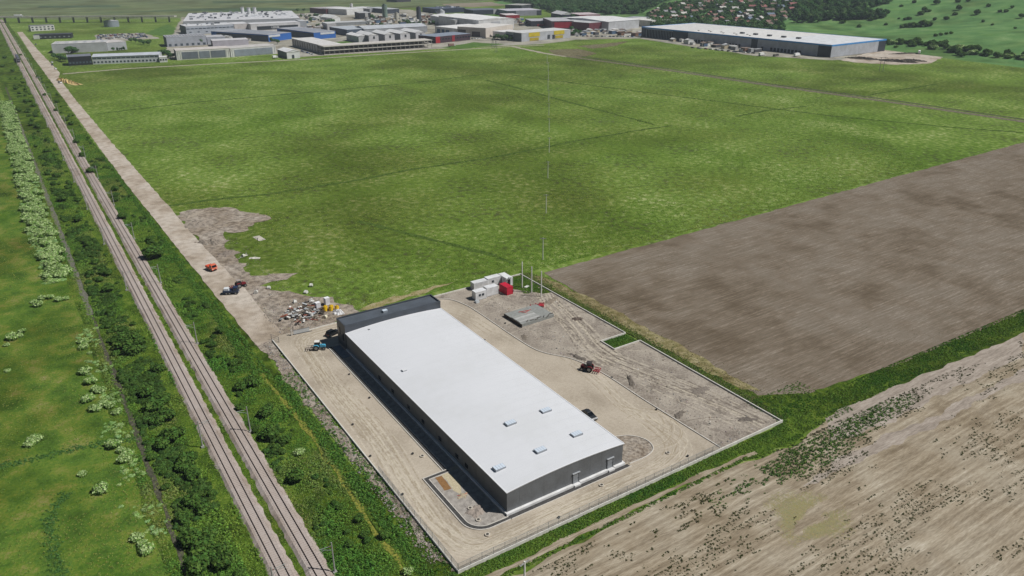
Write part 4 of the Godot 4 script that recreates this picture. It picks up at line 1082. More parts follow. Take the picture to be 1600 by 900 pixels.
func scrap() -> void:
	# broken boards, pipes and panels lying about, each its own thing
	var kinds := [["timber_board", "#6b5a48", Vector3(2.2, 0.08, 0.22)], ["timber_board", "#4d4238", Vector3(1.8, 0.1, 0.3)], ["metal_sheet", "#a7abae", Vector3(1.6, 0.05, 0.9)], ["foam_panel", "#d9d9d6", Vector3(1.2, 0.14, 0.6)], ["plastic_pipe", "#a3543e", Vector3(2.6, 0.14, 0.14)], ["scrap_board", "#3d3935", Vector3(1.4, 0.1, 0.8)]]
	var labels := {"timber_board": "weathered timber board among the rubble by the gate", "metal_sheet": "bent pale metal sheet among the rubble by the gate", "foam_panel": "white foam panel offcut among the rubble by the gate", "plastic_pipe": "rust red plastic pipe among the rubble by the gate", "scrap_board": "dark board lying among the rubble by the gate"}
	for k in 96:
		var e: Array = kinds[k % 6]
		var c: Vector2 = [Vector2(-0.2, 115), Vector2(0.5, 112.3), Vector2(-3.6, 117.2), Vector2(-0.8, 109.8), Vector2(-4.2, 108.3), Vector2(-8, 112.4), Vector2(0.1, 118.2)][k % 7]
		var p := c + Vector2(rng.randf_range(-3.5, 3.5), rng.randf_range(-2.0, 2.0))
		var st := start()
		box(st, Vector3.ZERO, e[2])
		box(st, Vector3(e[2].x * 0.2, e[2].y, 0.02), e[2] * Vector3(0.5, 0.8, 0.9), Basis(Vector3.UP, 0.3))
		var o := mi(e[0], st.commit(), mat(e[1], 0.8, 0.0, 2.0))
		o.position = V(p.x, 0.25 + rng.randf() * 0.9, p.y)
		o.rotation = Vector3(rng.randf_range(-0.3, 0.3), rng.randf() * TAU, rng.randf_range(-0.4, 0.4))
		tag(o, labels[e[0]], "scrap", "scrap strewn by the gate")
	var st := start()
	tube(st, Vector3(0, 0.1, 0), Vector3(1.0, 0.12, 0.5), 0.05, 0.05, 6)
	tube(st, Vector3(1.0, 0.12, 0.5), Vector3(2.2, 0.12, 0.4), 0.05, 0.05, 6)
	var hose := mi("red_hose", st.commit(), mat("#b03a3a", 0.5, 0.0, 0.0))
	hose.position = V(-5.6, 0.08, 10.4)
	tag(hose, "red plastic hose lying in the corner bed", "hose")
	# stones over the rough ground
	var stone := leaves(91, 1, Vector3.ONE, 0.1, 1, Color.WHITE)
	var sm := start()
	var g := RandomNumberGenerator.new()
	g.seed = 4
	var ring := []
	for k in 6: ring.append(Vector3(cos(k * TAU / 6) * g.randf_range(0.7, 1.1), g.randf_range(-0.1, 0.2), sin(k * TAU / 6) * g.randf_range(0.7, 1.1)))
	for k in 6:
		var a: Vector3 = ring[k]
		var b: Vector3 = ring[(k + 1) % 6]
		face(sm, [a, b, Vector3(0.1, 0.75, 0)], (a + b) * 0.5 + Vector3(0, 0.7, 0))
		face(sm, [a, b, Vector3(0, -0.5, 0)], (a + b) * 0.5 - Vector3(0, 0.7, 0))
	stone = sm.commit()
	var items := []
	for k in 5200:
		var x := rng.randf_range(44, 72)
		var z := rng.randf_range(-8, 100)
		var c := Color(0.24, 0.21, 0.18)
		var s := rng.randf_range(0.06, 0.2)
		if k % 3 == 0:
			x = rng.randf_range(-19.4, -16.3)
			z = rng.randf_range(-4, 101)
		elif k % 3 == 1:
			x = rng.randf_range(-13, 6)
			z = rng.randf_range(103, 200) if k % 2 else rng.randf_range(103, 125)
			if x > 0.0 and z > 128.0: continue
		else:
			var edge := false
			for i in T.kerb_line.size() - 1:
				if z < T.kerb_line[i].y and z >= T.kerb_line[i + 1].y and x > T.kerb_line[i].x + 0.4: edge = true
			if not edge or (x > 63 and z > 41.5 and z < 48.0): continue
			if rng.randf() < 0.5 and z < 70.0: x = x * 0.4 + 0.6 * (53.5 if z < 40.0 else 48.0) + 0.5
			if rng.randf() < 0.02: c = Color(0.6, 0.6, 0.58)
		if rng.randf() < 0.1: s *= 2.0
		items.append([x, 0.06, z, s, vary(c, 0.35)])
	var sm2 := StandardMaterial3D.new()
	sm2.vertex_color_use_as_albedo = true
	sm2.roughness = 0.95
	scatter("rubble", stone, sm2, items, "loose stones and clods over the rough ground", "rubble", 0.8)

# ---------- vehicles (local +X is forward) ----------
func wheel(parent: Node3D, at: Vector3, r: float, w: float) -> void:
	var key := "wheel%.2f %.2f" % [r, w]
	if not T.has(key):
		var a := start()
		tube(a, Vector3(0, 0, -w / 2), Vector3(0, 0, w / 2), r, r, 14)
		var b := start()
		tube(b, Vector3(0, 0, -w / 2 - 0.015), Vector3(0, 0, w / 2 + 0.015), r * 0.55, r * 0.55, 10)
		T[key] = [a.commit(), b.commit()]
	var o := mi("wheel", T[key][0], mat("#1f1e1d", 0.9, 0.0, 0.0), parent)
	o.position = at
	mi("rim", T[key][1], mat("#8b8d8e", 0.4, 0.5, 0.0), o)

func car(at: Vector2, turn: float, hex: String, label: String, suv := false, group := "", y := 0.06) -> Node3D:
	var t := thing("parked_car", label, "car", V(at.x, y, at.y), turn, group)
	var paint := mat(hex, 0.45, 0.0, 0.0)
	var h := 1.78 if suv else 1.46
	var st := start()
	prism(st, PackedVector2Array([Vector2(-2.25, 0.3), Vector2(-2.3, 0.62), Vector2(-2.2, 0.98), Vector2(-0.9, 1.02), Vector2(0.75, 1.0), Vector2(1.95, 0.86), Vector2(2.25, 0.62), Vector2(2.25, 0.3)]), 0.9, 0.08, 0.5, 1.0)
	mi("body", st.commit(), paint, t)
	var gl := start()
	var back := -2.1 if suv else -1.75
	prism(gl, PackedVector2Array([Vector2(back, 0.97), Vector2(back + 0.35, h - 0.06), Vector2(0.1, h - 0.05), Vector2(1.0, 0.98)]), 0.82, 0.18, 0.97, h)
	mi("window", gl.commit(), glass("#12161a"), t)
	var rf := start()
	prism(rf, PackedVector2Array([Vector2(back + 0.38, h - 0.08), Vector2(back + 0.45, h), Vector2(-0.05, h), Vector2(0.12, h - 0.08)]), 0.66, 0.05, h - 0.08, h)
	mi("roof", rf.commit(), paint, t)
	for sx in [-1.4, 1.4]:
		for sz in [-0.82, 0.82]:
			wheel(t, Vector3(sx, 0.33, sz), 0.33, 0.22)
	for sz in [-0.62, 0.62]:
		bx(t, "headlight", Vector3(2.18, 0.68, sz), Vector3(0.14, 0.14, 0.34), mat("#d5d8da", 0.2, 0.0, 0.0))
		bx(t, "taillight", Vector3(-2.26, 0.78, sz), Vector3(0.1, 0.16, 0.3), mat("#7a1a1a", 0.3, 0.0, 0.0))
	return t

func truck(at: Vector2, turn: float, cab: String, bed: String, label: String, length := 6.0, box_h := 1.0, y := 0.06) -> Node3D:
	var t := thing("parked_truck", label, "truck", V(at.x, y, at.y), turn)
	var l := length / 2
	bx(t, "chassis", Vector3(0, 0.7, 0), Vector3(length, 0.25, 1.0), mat("#2c2b2a", 0.7, 0.2, 0.0))
	var st := start()
	prism(st, PackedVector2Array([Vector2(l - 1.7, 0.6), Vector2(l, 0.6), Vector2(l, 1.35), Vector2(l - 0.35, 2.35), Vector2(l - 1.7, 2.4)]), 1.1, 0.12, 1.2, 2.4)
	var c := mi("cab", st.commit(), mat(cab, 0.4, 0.0, 0.0), t)
	var ws := bx(c, "windscreen", Vector3(l - 0.16, 1.85, 0), Vector3(0.06, 0.8, 1.7), glass("#161b20"))
	ws.rotation.z = 0.34
	for s in [-1.0, 1.0]:
		bx(c, "side_window", Vector3(l - 0.95, 1.85, s * 1.04), Vector3(0.8, 0.55, 0.06), glass("#161b20"))
		bx(t, "headlight", Vector3(l + 0.01, 0.95, s * 0.8), Vector3(0.08, 0.2, 0.3), mat("#d8d9d6", 0.2, 0.0, 0.0))
	bx(t, "bed_floor", Vector3(-0.95, 0.92, 0), Vector3(length - 1.9, 0.16, 2.2), mat(bed, 0.6, 0.0, 0.0))
	for s in [-1.0, 1.0]:
		bx(t, "side_board", Vector3(-0.95, 1.0 + box_h / 2, s * 1.08), Vector3(length - 1.9, box_h, 0.08), mat(bed, 0.6, 0.0, 0.0))
		bx(t, "end_board", Vector3(-0.95 + s * (length - 2.0) / 2, 1.0 + box_h / 2, 0), Vector3(0.08, box_h, 2.08), mat(bed, 0.6, 0.0, 0.0))
	if box_h > 1.5: bx(t, "box_roof", Vector3(-0.95, 1.03 + box_h, 0), Vector3(length - 1.9, 0.08, 2.2), mat(bed, 0.6, 0.0, 0.0))
	for x in [l - 0.9, -l + 1.1, -l + 2.1]:
		for s in [-0.95, 0.95]:
			wheel(t, Vector3(x, 0.48, s), 0.48, 0.3)
	return t

func tractor(at: Vector2, turn: float, hood: String, cab: String, label: String, implement := "") -> void:
	var t := thing("tractor", label, "tractor", V(at.x, 0.06, at.y), turn)
	var m := mat(hood, 0.45, 0.1, 0.0)
	var st := start()
	prism(st, PackedVector2Array([Vector2(0.2, 0.9), Vector2(0.2, 1.6), Vector2(1.6, 1.5), Vector2(1.8, 1.3), Vector2(1.8, 0.8)]), 0.42, 0.08, 1.0, 1.6)
	mi("hood", st.commit(), m, t)
	bx(t, "chassis", Vector3(0.3, 0.75, 0), Vector3(2.9, 0.35, 0.6), mat("#2e2d2c", 0.7, 0.2, 0.0))
	var c := start()
	prism(c, PackedVector2Array([Vector2(-1.15, 1.1), Vector2(-1.1, 2.5), Vector2(0.05, 2.5), Vector2(0.3, 1.4), Vector2(0.3, 1.1)]), 0.7, 0.1, 1.2, 2.5)
	var cb := mi("cab", c.commit(), glass("#1d2226"), t)
	bx(cb, "cab_roof", Vector3(-0.5, 2.57, 0), Vector3(1.4, 0.14, 1.4), mat(cab, 0.5, 0.0, 0.0))
	for s in [-1.0, 1.0]:
		wheel(t, Vector3(-0.75, 0.82, s * 0.85), 0.82, 0.45)
		wheel(t, Vector3(1.35, 0.5, s * 0.72), 0.5, 0.3)
		var f := start()
		prism(f, PackedVector2Array([Vector2(-1.6, 1.3), Vector2(-1.3, 1.72), Vector2(-0.3, 1.75), Vector2(0.1, 1.3), Vector2(-0.3, 1.62), Vector2(-1.2, 1.6)]), 0.24)
		var fm := mi("mudguard", f.commit(), m, t)
		fm.position.z = s * 0.85
	var ex := start()
	tube(ex, Vector3(0.8, 1.5, 0.25), Vector3(0.8, 2.4, 0.25), 0.05, 0.05, 6)
	mi("exhaust", ex.commit(), mat("#3a3a3a", 0.5, 0.4, 0.0), t)
	if implement:
		var im := mat(implement, 0.6, 0.1, 0.0)
		for k in 3:
			bx(t, "implement_beam", Vector3(-2.2 - k * 0.6, 0.7, 0), Vector3(0.15, 0.15, 2.4), im)
		for s in [-1.0, 0.0, 1.0]:
			bx(t, "implement_frame", Vector3(-2.6, 0.85, s), Vector3(2.0, 0.12, 0.12), im)
			bx(t, "tine", Vector3(-3.3, 0.35, s), Vector3(0.1, 0.7, 0.1), im)

func vehicles() -> void:
	truck(Vector2(-17.1, 167.5), -1.25, "#d0684a", "#c8563a", "orange tipper truck standing on the gravel road", 4.3, 0.6)
	var bt := truck(Vector2(-16.8, 142.2), -0.45, "#1f2d4a", "#26344f", "dark blue pickup carrying a white load on the road", 5.0, 0.5)
	bx(bt, "load", Vector3(-1.4, 1.6, 0.1), Vector3(1.5, 1.1, 1.5), mat("#d6dade", 0.7))
	tractor(Vector2(-12.1, 146.2) + Vector2(-0.6, 0), 0.1, "#7a1f27", "#9a8f88", "dark red tractor with trailer frame near the spoil heaps", "#6d2028")
	tractor(Vector2(-6.4, 88.3), -0.5, "#4fa3c4", "#d8d6d0", "light blue tractor with white cab roof in the yard", "#b8ada0")
	tractor(Vector2(49.4, 36.8), 2.2, "#5d1a20", "#3a3434", "dark maroon tractor with red harrow by the kerb", "#a83240")
	car(Vector2(0.2, 95), 0.35, "#1b1c1e", "black off-road car parked beside the office block", true)
	car(Vector2(35.7, 18.6), -PI / 2 - 0.05, "#26282c", "black sedan parked behind the warehouse's east wall")
	car(Vector2(-20.3, 697.4), -1.2, "#d9d9d6", "white van by the straw coloured sand heap", true)
	for q in [[Vector2(-15.3, 840.3), "#3b3d40"], [Vector2(-15.2, 804.9), "#d5d5d2"], [Vector2(-13.7, 864.2), "#c9c9c9"], [Vector2(-15.3, 1080.8), "#4a4c50"]]:
		car(q[0], -1.5, q[1], "far off car on the gravel road near the black fronted hall", false, "cars on the far end of the road")
	truck(Vector2(642.5, 479.7), 0.1, "#d5d5d5", "#d9d9d9", "white lorry parked before the dock doors of the blue warehouse", 9.0, 2.2)
	truck(Vector2(669.1, 454), 0.1, "#e0e0e0", "#e2e2e2", "white box lorry under the dark panel of the blue warehouse", 10.0, 2.4)
	truck(Vector2(650.4, 467.1), 0.1, "#46484a", "#54504a", "dark tipper lorry on the grass edge by the blue warehouse", 8.0, 1.2)
	truck(Vector2(798.6, 392), 0.5, "#d8d8d8", "#e2e2e2", "white lorry on the earthworks beside the blue warehouse", 10.0, 2.4)
	truck(Vector2(409.1, 758.6), 0.0, "#c9c9c9", "#8a6a62", "pale coach parked in front of the maroon hall", 9.0, 2.2)
	truck(Vector2(193.1, 766.2), 0.2, "#d5d5d5", "#e0e0e0", "white van beside the white gabled shed", 6.0, 1.8)
	# car park: rows of simple cars
	var cols := ["#d9d9d9", "#b9bcc0", "#2a2c30", "#5a5e64", "#7a1f22", "#2c4a7a", "#e6e6e6", "#8b8f94"]
	var words := ["white", "silver", "black", "dark grey", "dark red", "blue", "bright white", "grey"]
	var protos := {}
	var g := RandomNumberGenerator.new()
	g.seed = 12
	var lot := [Vector2(56.7, 1093), Vector2(120.4, 1095.1), Vector2(127.3, 1170.9), Vector2(67.5, 1183.7)]
	var spots := []
	for r in 7:
		for k in 20:
			if g.randf() < 0.35: continue
			var u := (k + 0.5) / 20.0
			var v := (r + 0.4) / 7.0
			spots.append((lot[0].lerp(lot[1], u)).lerp(lot[3].lerp(lot[2], u), v))
	var strips := [[Vector2(634.4, 578.2), Vector2(650.8, 495.7), 14], [Vector2(166.7, 907.8), Vector2(236, 903.2), 10], [Vector2(608.7, 769.3), Vector2(666.6, 717.2), 16], [Vector2(493.1, 798.6), Vector2(513.3, 774.1), 14], [Vector2(238.9, 815.7), Vector2(238, 770.4), 6], [Vector2(475.2, 821.5), Vector2(495, 818), 6], [Vector2(208.6, 1043.3), Vector2(233, 1037), 10], [Vector2(455.1, 1159), Vector2(501.8, 1063.4), 14], [Vector2(646.4, 849.2), Vector2(694.1, 789.8), 10]]
	for s in strips:
		for k in s[2]: spots.append(s[0].lerp(s[1], (k + g.randf() * 0.7) / s[2]))
	for p in spots:
		var c := g.randi() % cols.size()
		var lab: String = "%s car parked among others in the industrial park" % words[c]
		if not protos.has(c):
			protos[c] = car(p, g.randf_range(-0.1, 0.1) - 1.5, cols[c], lab, false, "cars parked in the industrial park")
		else:
			copy(protos[c], V(p.x, 0.06, p.y), g.randf_range(-0.1, 0.1) - (1.5 if g.randf() < 0.7 else 0.0))

# ---------- buildings of the industrial park ----------
func building(called: String, label: String, fl: Vector2, fr: Vector2, depth: float, h: float, wall: Color, roof: Color, o := {}) -> Node3D:
	var d := fr - fl
	var w := d.length()
	var t := thing(called, label, o.get("category", "building"), V(fl.x, 0, fl.y), atan2(d.y, d.x), o.get("group", ""))
	var wm := mat(wall, 0.6, 0.0, 0.3)
	var rm := mat(roof, 0.6, 0.0, 0.3)
	var c := Vector3(w / 2, 0, -depth / 2)
	bx(t, "wall", c + Vector3(0, h / 2 - 0.1, 0), Vector3(w, h + 0.2, depth), wm)
	var rise: float = o.get("gable", 0.0)
	if rise > 0.0:
		var st := start()
		var along: bool = o.get("ridge_x", false)   # ridge parallel to the front
		var a := w if along else depth
		var b := depth if along else w
		var P := func(x: float, y: float, z: float) -> Vector3: return c + (Vector3(x, y, z) if along else Vector3(z, y, x))
		var ex := a / 2 + 0.3
		var ez := b / 2 + 0.4
		for s in [-1.0, 1.0]:
			face(st, [P.call(-ex, h - 0.1, s * ez), P.call(ex, h - 0.1, s * ez), P.call(ex, h + rise, 0), P.call(-ex, h + rise, 0)], (P.call(0, b / 2, s * rise) - c))
			face(st, [P.call(s * (ex - 0.3), h - 0.1, -b / 2), P.call(s * (ex - 0.3), h - 0.1, b / 2), P.call(s * (ex - 0.3), h + rise, 0)], P.call(s, 0, 0) - c)
		face(st, [P.call(-ex, h - 0.1, -ez), P.call(ex, h - 0.1, -ez), P.call(ex, h - 0.1, ez), P.call(-ex, h - 0.1, ez)], Vector3.DOWN)
		mi("roof", st.commit(), rm, t)
	else:
		bx(t, "roof", c + Vector3(0, h + 0.12, 0), Vector3(w + 0.3, 0.25, depth + 0.3), rm)
		if o.has("parapet"):
			var pm := mat(o.parapet, 0.6, 0.0, 0.3)
			for s in [-1.0, 1.0]:
				bx(t, "parapet", c + Vector3(0, h - 0.2, s * (depth / 2 + 0.2)), Vector3(w + 0.6, 1.6, 0.4), pm)
				bx(t, "parapet", c + Vector3(s * (w / 2 + 0.2), h - 0.2, 0), Vector3(0.4, 1.6, depth - 0.01), pm)
	for q in o.get("win", []):   # [count, y, width, height, colour]
		var n: int = q[0]
		for k in n:
			bx(t, "window", Vector3(w * (k + 0.5) / n, q[1], 0.06), Vector3(q[2], q[3], 0.2), glass(q[4] if q.size() > 4 else "#2b343d"))
	for q in o.get("panel", []):   # [x from, x to (shares), y, height, colour]
		bx(t, "facade_panel", Vector3(w * (q[0] + q[1]) / 2, q[2], 0.12), Vector3(w * (q[1] - q[0]), q[3], 0.3), mat(q[4], 0.6, 0.0, 0.3))
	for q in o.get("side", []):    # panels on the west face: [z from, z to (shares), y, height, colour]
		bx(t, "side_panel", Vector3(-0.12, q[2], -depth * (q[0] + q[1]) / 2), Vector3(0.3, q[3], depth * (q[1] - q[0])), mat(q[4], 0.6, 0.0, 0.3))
	var g := RandomNumberGenerator.new()
	g.seed = int(fl.x * 3 + fl.y)
	for k in int(o.get("units", 0)):
		var s := Vector3(g.randf_range(2, 7), g.randf_range(1.0, 2.6), g.randf_range(2, 4))
		bx(t, "roof_unit", Vector3(g.randf_range(6, w - 6), h + s.y / 2 + 0.24, -g.randf_range(5, depth - 5)), s, mat(["#6d7076", "#8d9096", "#c9cbce", "#4b4e53"][k % 4], 0.6, 0.1, 0.0))
	for k in int(o.get("strips", 0)):
		bx(t, "rooflight", Vector3(w * (k + 0.5) / o.strips, h + 0.28, -depth * 0.45), Vector3(w / o.strips * 0.35, 0.12, depth * 0.7), mat(o.get("strip", "#5a6068"), 0.3, 0.0, 0.0))
	return t

func industrial_park() -> void:
	var pave := earth(ntex(512, 512, 81, 0.01, 0.1, 0.4, [[0.2, "#7f7d76"], [0.45, "#979489"], [0.7, "#aaa69b"], [0.85, "#8d9078"]]), T.bigsoil)
	for q in [[Vector2(130.2, 1016), Vector2(242.8, 1472.7), Vector2(454.5, 1441.4), Vector2(615.7, 1541.5), Vector2(676.4, 1418), Vector2(644, 1160.2), Vector2(667, 1037.8), Vector2(801.2, 847.2), Vector2(664, 697.8), Vector2(582.4, 735.1), Vector2(510.9, 718.1), Vector2(387.1, 744.1), Vector2(241.8, 760.4), Vector2(198.9, 762.2), Vector2(208.5, 806), Vector2(93.2, 829.2)], [Vector2(51.4, 1062), Vector2(66.6, 1190.3), Vector2(129.2, 1181.9), Vector2(129.6, 1077.7)], [Vector2(662, 699.3), Vector2(718.1, 748.5), Vector2(720.3, 446.9), Vector2(812.5, 444.4), Vector2(812.4, 397.2), Vector2(734.9, 394.1), Vector2(671.6, 411.6), Vector2(636.8, 483.7), Vector2(647.2, 612.6)]]:
		tag(sheet("pavement", rough(PackedVector2Array(q), 15.0, 3.0), -0.02, pave, Vector2(160, 160), 300.0), "grey paved yards of the industrial park")
	var lawn := earth(ntex(256, 256, 83, 0.02, 0.1, 0.4, [[0.3, "#45612a"], [0.7, "#587336"]]))
	for q in [[Vector2(127.3, 1170.9), Vector2(188.3, 1320.5), Vector2(184.2, 1234.7), Vector2(163.6, 1145), Vector2(139, 1115.4)], [Vector2(307.1, 890.6), Vector2(347.2, 902.1), Vector2(344.5, 864.2), Vector2(299.5, 849.3)], [Vector2(393.7, 756.4), Vector2(455.8, 785.3), Vector2(476.9, 742.1), Vector2(405.9, 730.8)], [Vector2(677.1, 1255.7), Vector2(857, 1308.9), Vector2(733.4, 1094.9), Vector2(652, 1117.7)], [Vector2(785.9, 1094.5), Vector2(872.2, 1112.1), Vector2(884.8, 947.9), Vector2(770.2, 979.5)]]:
		tag(sheet("lawn", rough(PackedVector2Array(q), 10.0, 2.0), -0.012, lawn, Vector2(60, 60)), "green lawn between the factory buildings")
	# west group
	var b := building("white_house", "white two storey house with dark flat roof by the road end", Vector2(-7.4, 1305), Vector2(24.2, 1308.6), 16, 7.5, Color8(216, 216, 213), Color8(125, 126, 130), {"win": [[6, 5.4, 2.6, 1.6], [6, 2.2, 2.6, 1.8]], "category": "house"})
	building("black_hall", "long low black fronted hall with white end", Vector2(-12.5, 1162.9), Vector2(32, 1152.6), 18, 5.5, Color8(40, 42, 48), Color8(70, 73, 82), {"panel": [[0.0, 0.16, 2.7, 5.0, "#d2d2d0"]], "win": [[8, 2.4, 2.2, 1.4, "#8b8f94"]]})
	building("grey_warehouse", "plain pale grey warehouse beyond the tree row", Vector2(-5.4, 959.9), Vector2(50.3, 948.3), 34, 10, Color8(181, 183, 188), Color8(197, 196, 196), {"strips": 6, "strip": "#b1b1b3"})
	building("grey_warehouse", "smaller pale grey warehouse joined to the plain one", Vector2(51.4, 951.6), Vector2(73.1, 956.8), 30, 9, Color8(173, 176, 182), Color8(203, 198, 197))
	var bb := building("curved_office", "black fronted office with white fin and dark roof", Vector2(-1.4, 825.7), Vector2(20.3, 824.1), 22, 8.5, Color8(30, 32, 38), Color8(120, 124, 136), {"win": [[7, 2.6, 1.6, 1.6, "#55606a"]], "side": [[0.0, 0.9, 8.6, 1.2, "#d5d7da"]]})
	building("white_hall", "long white hall with a row of small windows joined to the black office", Vector2(20.7, 824.4), Vector2(82.4, 806.1), 24, 7.5, Color8(200, 203, 210), Color8(191, 196, 206), {"gable": 1.6, "ridge_x": true, "win": [[14, 5.6, 4.0, 1.1, "#3a4350"], [18, 2.0, 1.8, 1.6, "#3a4350"]]})
	building("white_cottage", "small white office at the east end of the long white hall", Vector2(81.5, 801), Vector2(89, 800.2), 12, 5.0, Color8(211, 212, 212), Color8(213, 213, 212), {"win": [[3, 2.6, 1.6, 1.6]]})
	var tk := thing("storage_tank", "round grey storage tank near the elevated road", "tank", V(Vector2(105.8, 1327).x, 0, Vector2(105.8, 1327).y))
	var st := start()
	tube(st, Vector3.ZERO, Vector3(0, 9, 0), 11, 11, 24)
	mi("shell", st.commit(), mat("#8e97a2", 0.6, 0.1, 0.3), tk)
	st = start()
	tube(st, Vector3(0, 9, 0), Vector3(0, 10.4, 0), 11.2, 1.0, 24)
	mi("roof", st.commit(), mat("#c9ccd0", 0.5, 0.0, 0.3), tk)
	# big white factory
	building("white_factory", "huge white roofed factory with many roof units", Vector2(188.7, 1197.3), Vector2(355.6, 1154.2), 190, 12, Color8(170, 174, 181), Color8(209, 209, 213), {"units": 90})
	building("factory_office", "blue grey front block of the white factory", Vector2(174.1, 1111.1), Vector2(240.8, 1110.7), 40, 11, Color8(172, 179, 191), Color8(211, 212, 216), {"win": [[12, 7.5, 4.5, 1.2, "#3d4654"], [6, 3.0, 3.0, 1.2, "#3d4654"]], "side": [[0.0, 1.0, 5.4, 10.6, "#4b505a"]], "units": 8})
	building("factory_wing", "cream wing of the white factory", Vector2(241.8, 1111.2), Vector2(263.6, 1110.8), 38, 11, Color8(199, 194, 193), Color8(211, 211, 214))
	for p in [Vector2(310.3, 1313.9), Vector2(315.3, 1293.3), Vector2(325.4, 1294.4)]:
		var s := thing("factory_chimney", "short white chimney rising over the factory roof", "chimney", V(p.x, 0, p.y), 0.0, "white factory chimneys")
		st = start()
		tube(st, Vector3.ZERO, Vector3(0, 22, 0), 3.2, 2.8, 12)
		mi("stack", st.commit(), mat("#cfd1d4", 0.6, 0.0, 0.3), s)
		st = start()
		tube(st, Vector3(0, 22, 0), Vector3(0, 22.8, 0), 3.3, 3.3, 12)
		mi("rim", st.commit(), mat("#a9abae", 0.6, 0.0, 0.3), s)
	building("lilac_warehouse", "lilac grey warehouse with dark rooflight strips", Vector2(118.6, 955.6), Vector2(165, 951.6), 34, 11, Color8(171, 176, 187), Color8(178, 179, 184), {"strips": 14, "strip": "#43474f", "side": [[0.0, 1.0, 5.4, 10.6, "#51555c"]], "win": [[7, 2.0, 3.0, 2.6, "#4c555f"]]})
	building("lilac_warehouse", "lower lilac hall joined to the warehouse with rooflight strips", Vector2(166.7, 955.8), Vector2(188.3, 953.7), 30, 8.5, Color8(175, 179, 189), Color8(186, 186, 190))
	building("flat_shed", "lilac grey shed with brown side between the long halls", Vector2(165.4, 924.3), Vector2(207.4, 917.9), 24, 6.8, Color8(186, 183, 194), Color8(206, 204, 207), {"side": [[0.0, 1.0, 3.3, 6.4, "#5a4f4a"]]})
	building("showroom", "long white framed showroom with grey glass bays", Vector2(100.6, 810.5), Vector2(155, 804.1), 26, 9.5, Color8(216, 215, 213), Color8(207, 200, 195), {"panel": [[0.1, 0.4, 4.4, 7.0, "#6d7480"], [0.42, 0.62, 4.4, 7.0, "#7d8591"], [0.64, 0.92, 4.4, 7.0, "#6d7480"]], "win": [[22, 4.4, 0.2, 7.2, "#4c545e"]], "side": [[0.0, 1.0, 4.6, 8.8, "#6b7077"]]})
	building("showroom", "second white framed showroom with pale grey front", Vector2(156, 804), Vector2(207.3, 806.9), 26, 9.0, Color8(211, 211, 212), Color8(201, 197, 194), {"panel": [[0.08, 0.92, 4.0, 6.8, "#8a929f"]], "win": [[16, 4.0, 0.2, 7.0, "#5c646e"]]})
	building("white_shed", "white gabled shed with one dark door at the lane", Vector2(202.3, 753), Vector2(216.4, 752.7), 34, 7.0, Color8(221, 221, 224), Color8(229, 229, 231), {"gable": 1.8, "panel": [[0.38, 0.56, 2.0, 3.6, "#3a4048"]], "side": [[0.0, 1.0, 3.4, 6.4, "#73777d"]]})
	# unfinished two storey frame
	var A := Vector2(248.2, 763.3)
	var B := Vector2(382.8, 758.9)
	var d := (B - A)
	var fr := thing("concrete_frame", "unfinished two storey concrete frame with open floors", "building", V(A.x, 0, A.y), atan2(d.y, d.x))
	var pale := mat("#c3beb8", 0.85, 0.0, 0.3)
	var w := d.length()
	for k in 3:
		bx(fr, "floor_slab", Vector3(w / 2, 0.2 + k * 4.3, -11), Vector3(w, 0.7 if k else 0.4, 22), pale)
	for k in 24:
		for z in [-0.6, -11.0, -21.4]:
			bx(fr, "column", Vector3(w * (k + 0.02) / 23.0 * 0.99 + 0.4, 4.4, z), Vector3(0.5, 8.3, 0.5), mat("#a29d97", 0.9, 0.0, 0.3))
	bx(fr, "back_wall", Vector3(w / 2, 4.4, -21.9), Vector3(w, 8.4, 0.3), mat("#8b8784", 0.9, 0.0, 0.3))
	building("frame_wing", "white roofed wing of the unfinished frame with grey columns", Vector2(249.1, 875.9), Vector2(250.2, 776.8), 26, 9.0, Color8(172, 170, 171), Color8(217, 215, 213), {"win": [[12, 4.5, 2.0, 6.0, "#55534f"]]})
	for k in 4:
		var e := 577.0 + k * 24.5
		var fl: Vector2 = [Vector2(341, 852.2), Vector2(362.7, 851.2), Vector2(383.9, 849.9), Vector2(406.9, 851.6)][k]
		var f2: Vector2 = [Vector2(354, 851.6), Vector2(376, 850.6), Vector2(397.8, 850), Vector2(421.1, 851.7)][k]
		building("roof_shed", "white gabled hall with a small dark door behind the concrete frame", fl, f2, 46, 9.5, Color8(200, 200, 205), Color8(228, 228, 229), {"gable": 2.6, "panel": [[0.45, 0.62, 6.5, 3.0, "#2f343a"]], "side": [[0.0, 1.0, 4.6, 9.0, "#6f7379"]], "group": "row of white gabled halls"})
	building("lilac_shed", "wide lilac roofed shed behind the gabled halls", Vector2(379.2, 955.5), Vector2(473.8, 947.7), 46, 8, Color8(162, 166, 173), Color8(188, 192, 198), {"gable": 3.0, "ridge_x": true})
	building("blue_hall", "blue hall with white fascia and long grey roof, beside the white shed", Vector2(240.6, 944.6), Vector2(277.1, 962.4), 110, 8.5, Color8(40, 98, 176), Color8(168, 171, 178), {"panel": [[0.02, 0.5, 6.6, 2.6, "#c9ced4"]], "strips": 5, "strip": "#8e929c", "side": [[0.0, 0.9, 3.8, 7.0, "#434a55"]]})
	building("blue_hall", "blue hall with white fascia behind the unfinished frame", Vector2(300.1, 939.8), Vector2(333, 946), 100, 8.5, Color8(40, 98, 176), Color8(169, 172, 180), {"panel": [[0.3, 0.95, 6.8, 2.6, "#c9ced4"]], "strips": 5, "strip": "#8e929c", "side": [[0.0, 0.9, 3.8, 7.0, "#434a55"]]})
